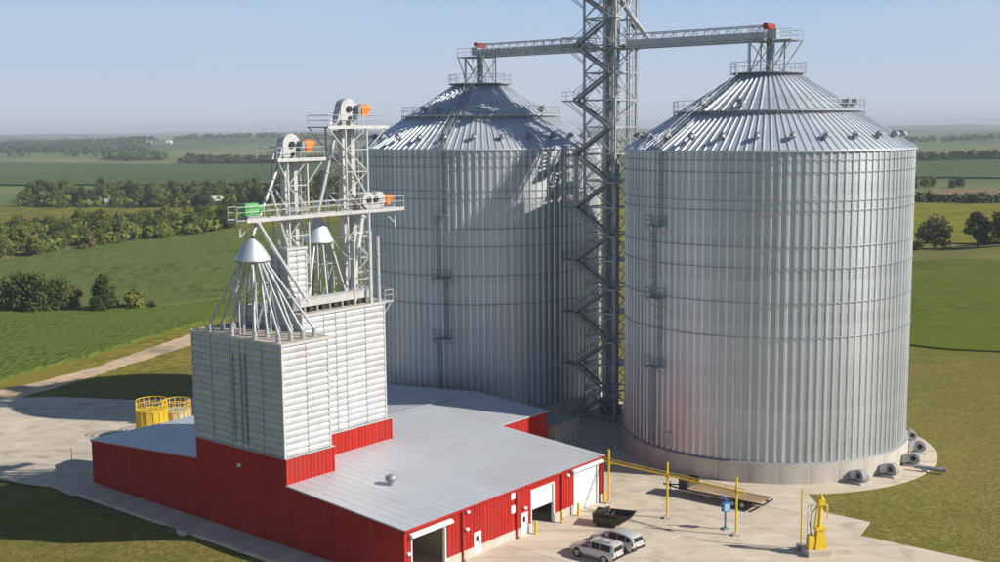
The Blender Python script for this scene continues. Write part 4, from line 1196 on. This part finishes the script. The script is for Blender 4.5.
part('windshield', MB().add([(.56,-.6,1.52),(.56,.6,1.52),(1.06,.66,1.09),(1.06,-.66,1.09)],[(0,1,2,3)][::1]), DGLASS, tA, (.03,0,.03))
part('rear_window', MB().add([(-2.32,-.58,1.52),(-2.32,.58,1.52),(-2.325,.68,1.12),(-2.325,-.68,1.12)],[(0,1,2,3)]), DGLASS, tA, (-.01,0,0))
part('roof_rack', MB().beam((-1.9,-.55,1.83),(-.1,-.55,1.81),.04).beam((-1.9,.55,1.83),(-.1,.55,1.81),.04).beam((-1.6,-.55,1.82),(-1.6,.55,1.82),.04).beam((-.5,-.55,1.82),(-.5,.55,1.82),.04), BLACK, tA)
part('side_trim', MB().box(-1.9,1.8,-hw-.015,-hw*.96,.55,.66).box(-1.9,1.8,hw*.96,hw+.015,.55,.66), PEARL, tA)
wheels(tA,(-1.4,1.42),hw,.37); lights(tA,-2.3,2.25,hw,.95,.74)
hw2 = .94
stB = [(-2.45,.42,.98,hw2*.88,1.22,.66,1.26),(-2.3,.34,1.02,hw2*.96,1.42,.66,1.47),(-1.7,.3,1.02,hw2,1.62,.68,1.68),(-.7,.28,1.0,hw2,1.69,.69,1.75),(.2,.28,.98,hw2,1.63,.67,1.69),(.75,.28,.97,hw2,1.40,.66,1.45),(1.35,.28,.95,hw2*.99,1.0,.74,1.05),(2.0,.3,.90,hw2*.95,.93,.66,.97),(2.4,.36,.74,hw2*.82,.77,.56,.80)]
tB, bB, winB, PB = car('parked_car', 'light grey rounded crossover car, farther one beside the dumpster', (10.2,102.3,0), R(134), PEARL, stB)
winB(1,.3,.95); winB(2,.05,.95); winB(3,.03,.97); winB(4,.05,.95); winB(5,.05,.6,None,'window',.1,.8)
part('windshield', MB().add([(.80,-.60,1.38),(.80,.60,1.38),(1.38,.70,1.03),(1.38,-.70,1.03)],[(0,1,2,3)]), DGLASS, tB, (.03,0,.03))
part('rear_window', MB().add([(-2.31,-.56,1.44),(-2.31,.56,1.44),(-2.46,.62,1.1),(-2.46,-.62,1.1)],[(0,1,2,3)]), DGLASS, tB, (-.07,0,.04))
wheels(tB,(-1.45,1.48),hw2,.36); lights(tB,-2.45,2.4,hw2,.98,.68)

# grey pit shed behind the step of the building
sh = uw_thing('pit_shed', 'small grey flat shed behind the red step of the building', 'shed', 37.0, 12.6, 0)
for i in range(6): part('wall_panel', MB().box(.02+i*.72,.72+i*.72-.02,0,.08,0,3.9), GRAYW, sh)
for i in range(6): part('wall_panel', MB().box(0,.08,.1+i*.7,.1+(i+1)*.7-.02,0,3.9), GRAYW, sh)
part('wall', MB().box(4.25,4.33,.1,4.3,0,3.9), GRAYW, sh)
part('roof', MB().box(-.15,4.5,-.15,4.4,3.9,4.05), STEELD, sh)
part('roof_post', MB().tube((4.4,-.05,0),(4.4,-.05,4.6),.08,8), STEELD, sh)

# ramp block and handrail posts by the far left corner
zr0 = th(-47.3,129.5)
rp_ = thing('ramp_block', 'low rounded concrete ramp block by the left building corner', 'ramp', (-46.9,129.3,zr0-.1), R(-20))
m = MB(); pr = [(-2.6,-1.3),(2.6,-1.3),(2.6,1.3),(-1.6,1.3),(-2.2,1.1),(-2.6,.5)]
part('block', MB().prism(pr,0,1.05), CONCW, rp_)
part('cap', MB().prism([(x*1.02,y*1.04) for x,y in pr],1.05,1.15), CONC, rp_)
for i, (x, y, h, lb) in enumerate(((-49.2,132.5,2.4,'taller thin grey post left of the ramp block'),(-46.6,132.6,1.7,'shorter thin grey post nearer the building corner'))):
    t = thing('thin_post', lb, 'post', (x,y,th(x,y)), 0, 'thin posts by the ramp')
    part('post', MB().tube((0,0,0),(0,0,h),.06,8), STEELD, t); part('foot', MB().box(-.15,.15,-.15,.15,0,.05), STEELD, t); part('cap', MB().tube((0,0,h),(0,0,h+.06),.09,8), STEELD, t)
t = thing('light_fixture', 'small pale box on the pavement edge below the gable wall', 'box', W(-3.6,25.4,th(*W(-3.6,25.4)[:2])), R(50))
part('box', MB().box(-.3,.3,-.5,.5,0,.45), CONCW, t); part('lid', MB().box(-.34,.34,-.54,.54,.45,.52), WHITEM, t)

# yellow guarded tanks behind the left wing
def tank(label, x, y, r, h, shell, deckm):
    t = thing('guarded_tank', label, 'tank', (x,y,th(x,y)), 0, 'round tanks with yellow guard rails')
    part('shell', MB().lathe([(r,0),(r,h)],36), shell, t)
    for z in (.02,h*.5,h-.1): part('band', MB().lathe([(r+.005,z),(r+.07,z+.01),(r+.07,z+.11),(r+.005,z+.12)],36), YEL, t)
    for i in range(16):
        a = 2*PI*i/16; part('stave', MB().beam(((r+.04)*math.cos(a),(r+.04)*math.sin(a),0),((r+.04)*math.cos(a),(r+.04)*math.sin(a),h),.1), YEL, t)
    part('deck', MB().lathe([(r,h),(r*.5,h+.15),(0,h+.2)],36), deckm, t)
    part('guard_rail', railing(MB(), [(r*math.cos(2*PI*i/16),r*math.sin(2*PI*i/16),h) for i in range(16)],1.25,True,.055), YEL, t)
    return t
YELD = mat('yellow_tank_paint', (.62,.42,.03), .55, 0, .15, 1.)
tank('taller round yellow tank with railing behind the left roof wing', -45.2,150.5,1.95,3.4,YELD,YELD)
tank('shorter pale round tank with yellow railing behind the left roof wing', -42.7,153.2,1.8,2.7,CONCW,WHITEM)

# ------------------------------------------------------------------ trees
def leafmat(name, c, c2):
    m = mat(name, c, .75, 0, 0, .55, rgb2=c2, rnd=.42, spec=.2)
    return m
LEAF = [leafmat('leaves_green', (0.144,0.175,0.035), (0.075,0.105,0.020)), leafmat('leaves_dark', (0.092,0.125,0.027), (0.050,0.075,0.016)), leafmat('leaves_olive', (0.181,0.181,0.043), (0.106,0.115,0.025)), leafmat('leaves_tan', (0.200,0.156,0.069), (0.125,0.106,0.044))]
def crown_mesh(name, seed, h, r, kind, leaf, n):
    rg = random.Random(seed); m = MB()
    lobes = []
    if kind == 'round':
        for i in range(20):
            a = rg.uniform(0,2*PI); f = rg.uniform(0,1)
            lobes.append((math.cos(a)*r*.62*math.sqrt(f), math.sin(a)*r*.62*math.sqrt(f), h*rg.uniform(.12,.78), r*rg.uniform(.28,.46)))
        lobes.append((0,0,h*.8,r*.45))
    elif kind == 'tall':
        for i in range(16):
            z = rg.uniform(.14,.9); a = rg.uniform(0,2*PI); d = r*.55*math.sin(PI*min(1,z+.1))
            lobes.append((math.cos(a)*d, math.sin(a)*d, h*z, r*rg.uniform(.28,.45)))
    elif kind == 'cedar':
        for i in range(20):
            z = rg.uniform(.08,.92); a = rg.uniform(0,2*PI); d = r*.72*(1-z)**.8*rg.uniform(.5,1)
            lobes.append((math.cos(a)*d, math.sin(a)*d, h*z, r*(.18+.26*(1-z))))
    else:
        for i in range(10):
            a = rg.uniform(0,2*PI); d = r*rg.uniform(.1,.7)
            lobes.append((math.cos(a)*d, math.sin(a)*d, h*rg.uniform(.2,.68), r*rg.uniform(.25,.42)))
    wts = [l[3]**2 for l in lobes]
    for _ in range(n):
        cx, cy, cz, lr = rg.choices(lobes, wts)[0]
        d = Vector((rg.gauss(0,1),rg.gauss(0,1),rg.gauss(0,1))).normalized()
        rr_ = lr*rg.uniform(.55,1.08)
        p = Vector((cx,cy,cz))+Vector((d.x*rr_, d.y*rr_, d.z*rr_*.85))
        if p.z < .15: p.z = rg.uniform(.1,.5)
        nn = (d+Vector((rg.gauss(0,.55),rg.gauss(0,.55),rg.gauss(0,.55)+.25))).normalized()
        x = nn.orthogonal().normalized(); y = nn.cross(x)
        a = rg.uniform(0,PI); x, y = x*math.cos(a)+y*math.sin(a), y*math.cos(a)-x*math.sin(a)
        s = leaf*rg.uniform(.6,1.25)
        m.add([p-x*s, p+y*s*.55, p+x*s, p-y*s*.55], [(0,1,2,3)])
    return m
def trunk_mesh(seed, h, r):
    rg = random.Random(seed); m = MB()
    m.tube((0,0,-.4),(0.05,0,h*.35),r,8,r*.72); m.tube((.05,0,h*.35),(-.05,.1,h*.68),r*.72,7,r*.3)
    for i in range(6):
        a = rg.uniform(0,2*PI); z = h*rg.uniform(.22,.5); l = h*rg.uniform(.22,.36)
        m.tube((0,0,z),(math.cos(a)*l,math.sin(a)*l,z+l*.8),r*.4,6,r*.1)
    return m
KINDS = {}
for nm, seed, h, r, kind, leaf, n, lm in (('round',1,9.5,4.8,'round',.42,2600,0),('broad',2,8.5,5.4,'round',.45,2600,2),('tall',3,12.5,4.6,'tall',.42,2800,1),('cedar',4,7.6,3.9,'cedar',.34,2600,1),('shrub',5,3.6,2.3,'shrub',.28,1200,2),('airy',6,8.5,4.0,'round',.34,1300,0),('dry',7,7.0,2.8,'tall',.32,900,3),('darkround',8,9.0,4.6,'round',.42,2600,1)):
    cm = crown_mesh(nm, seed, h, r, kind, leaf, n).mesh('crown'); cm.materials.append(LEAF[lm])
    tm = trunk_mesh(seed, h, .12+h*.018).mesh('trunk'); tm.materials.append(BARK)
    KINDS[nm] = (cm, tm)
TR = random.Random(11)
def tree(kind, x, y, s, label, group=None, name='leafy_tree', cat='tree', sz=None):
    cm, tm = KINDS[kind]
    t = thing(name, label, cat, (x,y,th(x,y)-.1), TR.uniform(0,2*PI), group)
    t.scale = (s, s, s*(sz or TR.uniform(.9,1.12)))
    link('trunk', tm, t); link('crown', cm, t)
    return t
# near clump at the field edge on the left
for kd, x, y, s, lb in (('dry',-112.5,268,1.0,'tan half dry tree at the far left end of the field edge clump'),('round',-108.5,266,1.0,'leafy green tree in the field edge clump, beside the dry tree'),('darkround',-104.0,265,1.0,'dark green tree in the middle of the field edge clump'),('airy',-100.0,266,1.0,'loose airy tree at right in the field edge clump'),('dry',-96.8,268,.85,'small tan dry tree at the right end of the field edge clump'),
                        ('cedar',-89.2,265,1.2,'dense dark cedar standing alone at the field edge'),('shrub',-83.4,268.2,1.35,'small round shrub right of the lone dark cedar'),('shrub',-80.0,270.5,.62,'smallest low shrub right of the lone dark cedar')):
    tree(kd, x, y, s, lb, 'trees along the near field edge', 'field_edge_tree' if kd != 'shrub' else 'field_shrub', 'tree' if kd != 'shrub' else 'shrub')
tree('broad',140.5,383,1.12,'broad tree right of the bright bin, in front of yellow field','trees right of the bins','broad_tree')
tree('shrub',133.0,378,1.0,'low shrub at the foot of the broad tree right of the bin','trees right of the bins','field_shrub','shrub')
tree('tall',152.5,378,1.12,'tall dark tree near the right picture edge','trees right of the bins','tall_tree')
tree('round',159.5,372,1.4,'rounder tall tree cut by the right picture edge','trees right of the bins','tall_tree')
tree('darkround',166.0,383,1.1,'dark tree beyond the right picture edge, behind the tall ones','trees right of the bins','tall_tree')
for i, x in enumerate((247,255,262,269,277,286)):
    tree(('round','darkround','broad')[i%3], x, 732+TR.uniform(-8,12), TR.uniform(.62,.9), 'small far tree in the short row beyond the yellow field', 'short far tree row at right')
def inpoly(p, poly):
    c = False
    for (x1,y1),(x2,y2) in zip(poly, poly[1:]+poly[:1]):
        if (y1 > p[1]) != (y2 > p[1]) and p[0] < (x2-x1)*(p[1]-y1)/(y2-y1)+x1: c = not c
    return c
def belt(poly, n, mind, kinds, label, group, smin, smax):
    xs = [p[0] for p in poly]; ys = [p[1] for p in poly]; pts = []
    for _ in range(n*60):
        if len(pts) >= n: break
        p = (TR.uniform(min(xs),max(xs)), TR.uniform(min(ys),max(ys)))
        if inpoly(p, poly) and all((p[0]-q[0])**2+(p[1]-q[1])**2 > mind*mind for q in pts): pts.append(p)
    ang = sorted(p[0]/p[1] for p in pts); dst = sorted(math.hypot(*p) for p in pts)
    for p in pts:
        a, d = p[0]/p[1], math.hypot(*p)
        side = 'left end' if a < ang[len(ang)//3] else ('middle' if a < ang[2*len(ang)//3] else 'right end')
        row = 'nearer' if d < dst[len(dst)//2] else 'farther'
        tree(TR.choice(kinds), p[0], p[1], TR.uniform(smin,smax), f'{row} {label}, {side}', group)
B1 = [(-290.3,715),(-139.4,662),(-66.8,664.0),(-80.0,800.9),(-170.4,815.3),(-319.6,811.9)]
B2 = [(-170,349.7),(-155.0,366.9),(-138.4,410.3),(-104.9,471.0),(-120,545),(-150,520),(-185.9,465.5),(-205,430)]
belt(B1, 150, 6.8, ('round','broad','darkround','tall','round'), 'green tree in upper belt behind the yellow pasture', 'upper tree belt at left', .8,1.2)
belt(B2, 135, 5.0, ('round','broad','darkround','airy','broad','shrub'), 'green tree in lower belt along the soybean field', 'lower tree belt at left', .55,.95)
belt([(-175,345),(-150,368),(-125,430),(-128,436),(-160,380),(-185,350)], 12, 6, ('dry','airy','shrub'), 'thin pale tree on the edge of lower belt', 'pale edge trees at left', .6,.9)

# far woods that read as one mass
def wood(name, label, poly, n, h, lm, seed):
    rg = random.Random(seed); m = MB()
    xs = [p[0] for p in poly]; ys = [p[1] for p in poly]; k = 0
    while k < n:
        p = (rg.uniform(min(xs),max(xs)), rg.uniform(min(ys),max(ys)))
        if not inpoly(p, poly): continue
        k += 1; hh = h*rg.uniform(.6,1.15); z0 = th(*p); r_ = hh*rg.uniform(.4,.6)
        for _ in range(34):
            d = Vector((rg.gauss(0,1),rg.gauss(0,1),rg.gauss(0,1))).normalized()
            c = Vector((p[0],p[1],z0+hh*.52))+Vector((d.x*r_,d.y*r_,d.z*hh*.48))*rg.uniform(.6,1.05)
            x = (d+Vector((rg.gauss(0,.5),rg.gauss(0,.5),rg.gauss(0,.5)))).orthogonal().normalized(); nn = d.cross(x).normalized() if d.cross(x).length > .1 else Vector((0,0,1))
            s = r_*rg.uniform(.25,.5)
            m.add([c-x*s, c+nn*s*.7, c+x*s, c-nn*s*.7], [(0,1,2,3)])
    o = part(name, m, LEAF[lm]); tag(o, label, 'wood', None, 'stuff'); return o
def scrub(label, poly, n, h, seed):
    o = wood('undergrowth', label, poly, n, h, 0, seed); o['category'] = 'undergrowth'; return o
scrub('low scrub filling the lower tree belt along the soybean field', B2, 420, 4.6, 31)
scrub('low scrub filling the upper tree belt behind the yellow pasture', B1, 420, 5.5, 32)
wood('distant_wood', 'dark hazy wood far off at left, beyond the pale field', [(-560,1690),(-472,1690),(-500,1800),(-600,1900)], 110, 11, 1, 21)
wood('distant_wood', 'long dark tree line far off beyond the pale field, middle', [(-430,1610),(-130,1400),(-150,1480),(-445,1700)], 260, 11, 1, 22)
wood('distant_wood', 'broad dark woodland on the far left rise', [(-1000,2050),(-640,2140),(-1100,3900),(-1900,4000)], 1300, 14, 1, 23)
wood('distant_wood', 'dark tree line beyond the green field far right', [(430,1300),(560,1060),(680,1330),(510,1400)], 300, 10, 1, 24)
wood('far_hedge', 'dark hedge strip between tan field and yellow field', [(200,578),(240,564),(246,575),(208,588)], 60, 4.5, 1, 25)
wood('distant_wood', 'small far tree lines scattered below the right horizon', [(700,2500),(1500,2300),(1560,2420),(720,2620)], 260, 12, 1, 26)
wood('distant_wood', 'hazy tree line far behind the bins near the horizon', [(-900,3300),(-100,3000),(-100,3120),(-900,3420)], 300, 13, 1, 27)

# ------------------------------------------------------------------ far farm buildings
def house(label, x, y, wx, wy, h, rz_, roofm, group='far farm buildings'):
    t = thing('farm_building', label, 'building', (x,y,th(x,y)-.1), rz_, group)
    part('wall', MB().box(-wx/2,wx/2,-wy/2,wy/2,0,h), WHITED, t)
    part('gable', MB().add([(-wx/2,-wy/2,h),(-wx/2,wy/2,h),(-wx/2,0,h+wy*.32),(wx/2,-wy/2,h),(wx/2,wy/2,h),(wx/2,0,h+wy*.32)],[(0,2,1),(3,4,5)]), WHITED, t)
    ov = .4
    part('roof', MB().add([(-wx/2-ov,-wy/2-ov,h-.2),(wx/2+ov,-wy/2-ov,h-.2),(wx/2+ov,0,h+wy*.32+.08),(-wx/2-ov,0,h+wy*.32+.08),(-wx/2-ov,wy/2+ov,h-.2),(wx/2+ov,wy/2+ov,h-.2)],[(0,1,2,3),(3,2,5,4)]), roofm, t)
    part('door', MB().box(-.6,.6,-wy/2-.06,-wy/2,0,2.1), STEELD, t)
    for a in (-wx*.3,wx*.3): part('window', MB().box(a-.6,a+.6,-wy/2-.05,-wy/2,1.1,2.2), DGLASS, t)
house('white farmhouse among the upper belt trees, left one', -233,712,5,5,3.2,.3,STEEL)
house('white farm shed among the upper belt trees, right one', -165,688,10,7,3.6,-.25,WHITED)
house('tiny white building on the far plain, left of a pair', -866,2974,12,8,5,.2,WHITED)
house('tiny white building on the far plain, right of a pair', -810,2945,13,9,5,-.1,WHITED)
house('tiny white building near the far left horizon', -1479,4370,26,14,9,.2,WHITED)

# ------------------------------------------------------------------ haze
HAZE = bpy.data.materials.new('haze_air'); HAZE.use_nodes = True
nt = HAZE.node_tree; nt.nodes.clear()
ou = nt.nodes.new('ShaderNodeOutputMaterial'); pv = nt.nodes.new('ShaderNodeVolumePrincipled')
pv.inputs['Color'].default_value = (.80,.88,1.0,1)
pv.inputs['Density'].default_value = 0.00014
pv.inputs['Anisotropy'].default_value = .0
nt.links.new(pv.outputs['Volume'], ou.inputs['Volume'])
hz = part('haze', MB().box(-17500,17500,-17400,17700,-40,82), HAZE)
tag(hz, 'thin pale blue haze over the far fields', 'haze', None, 'stuff')
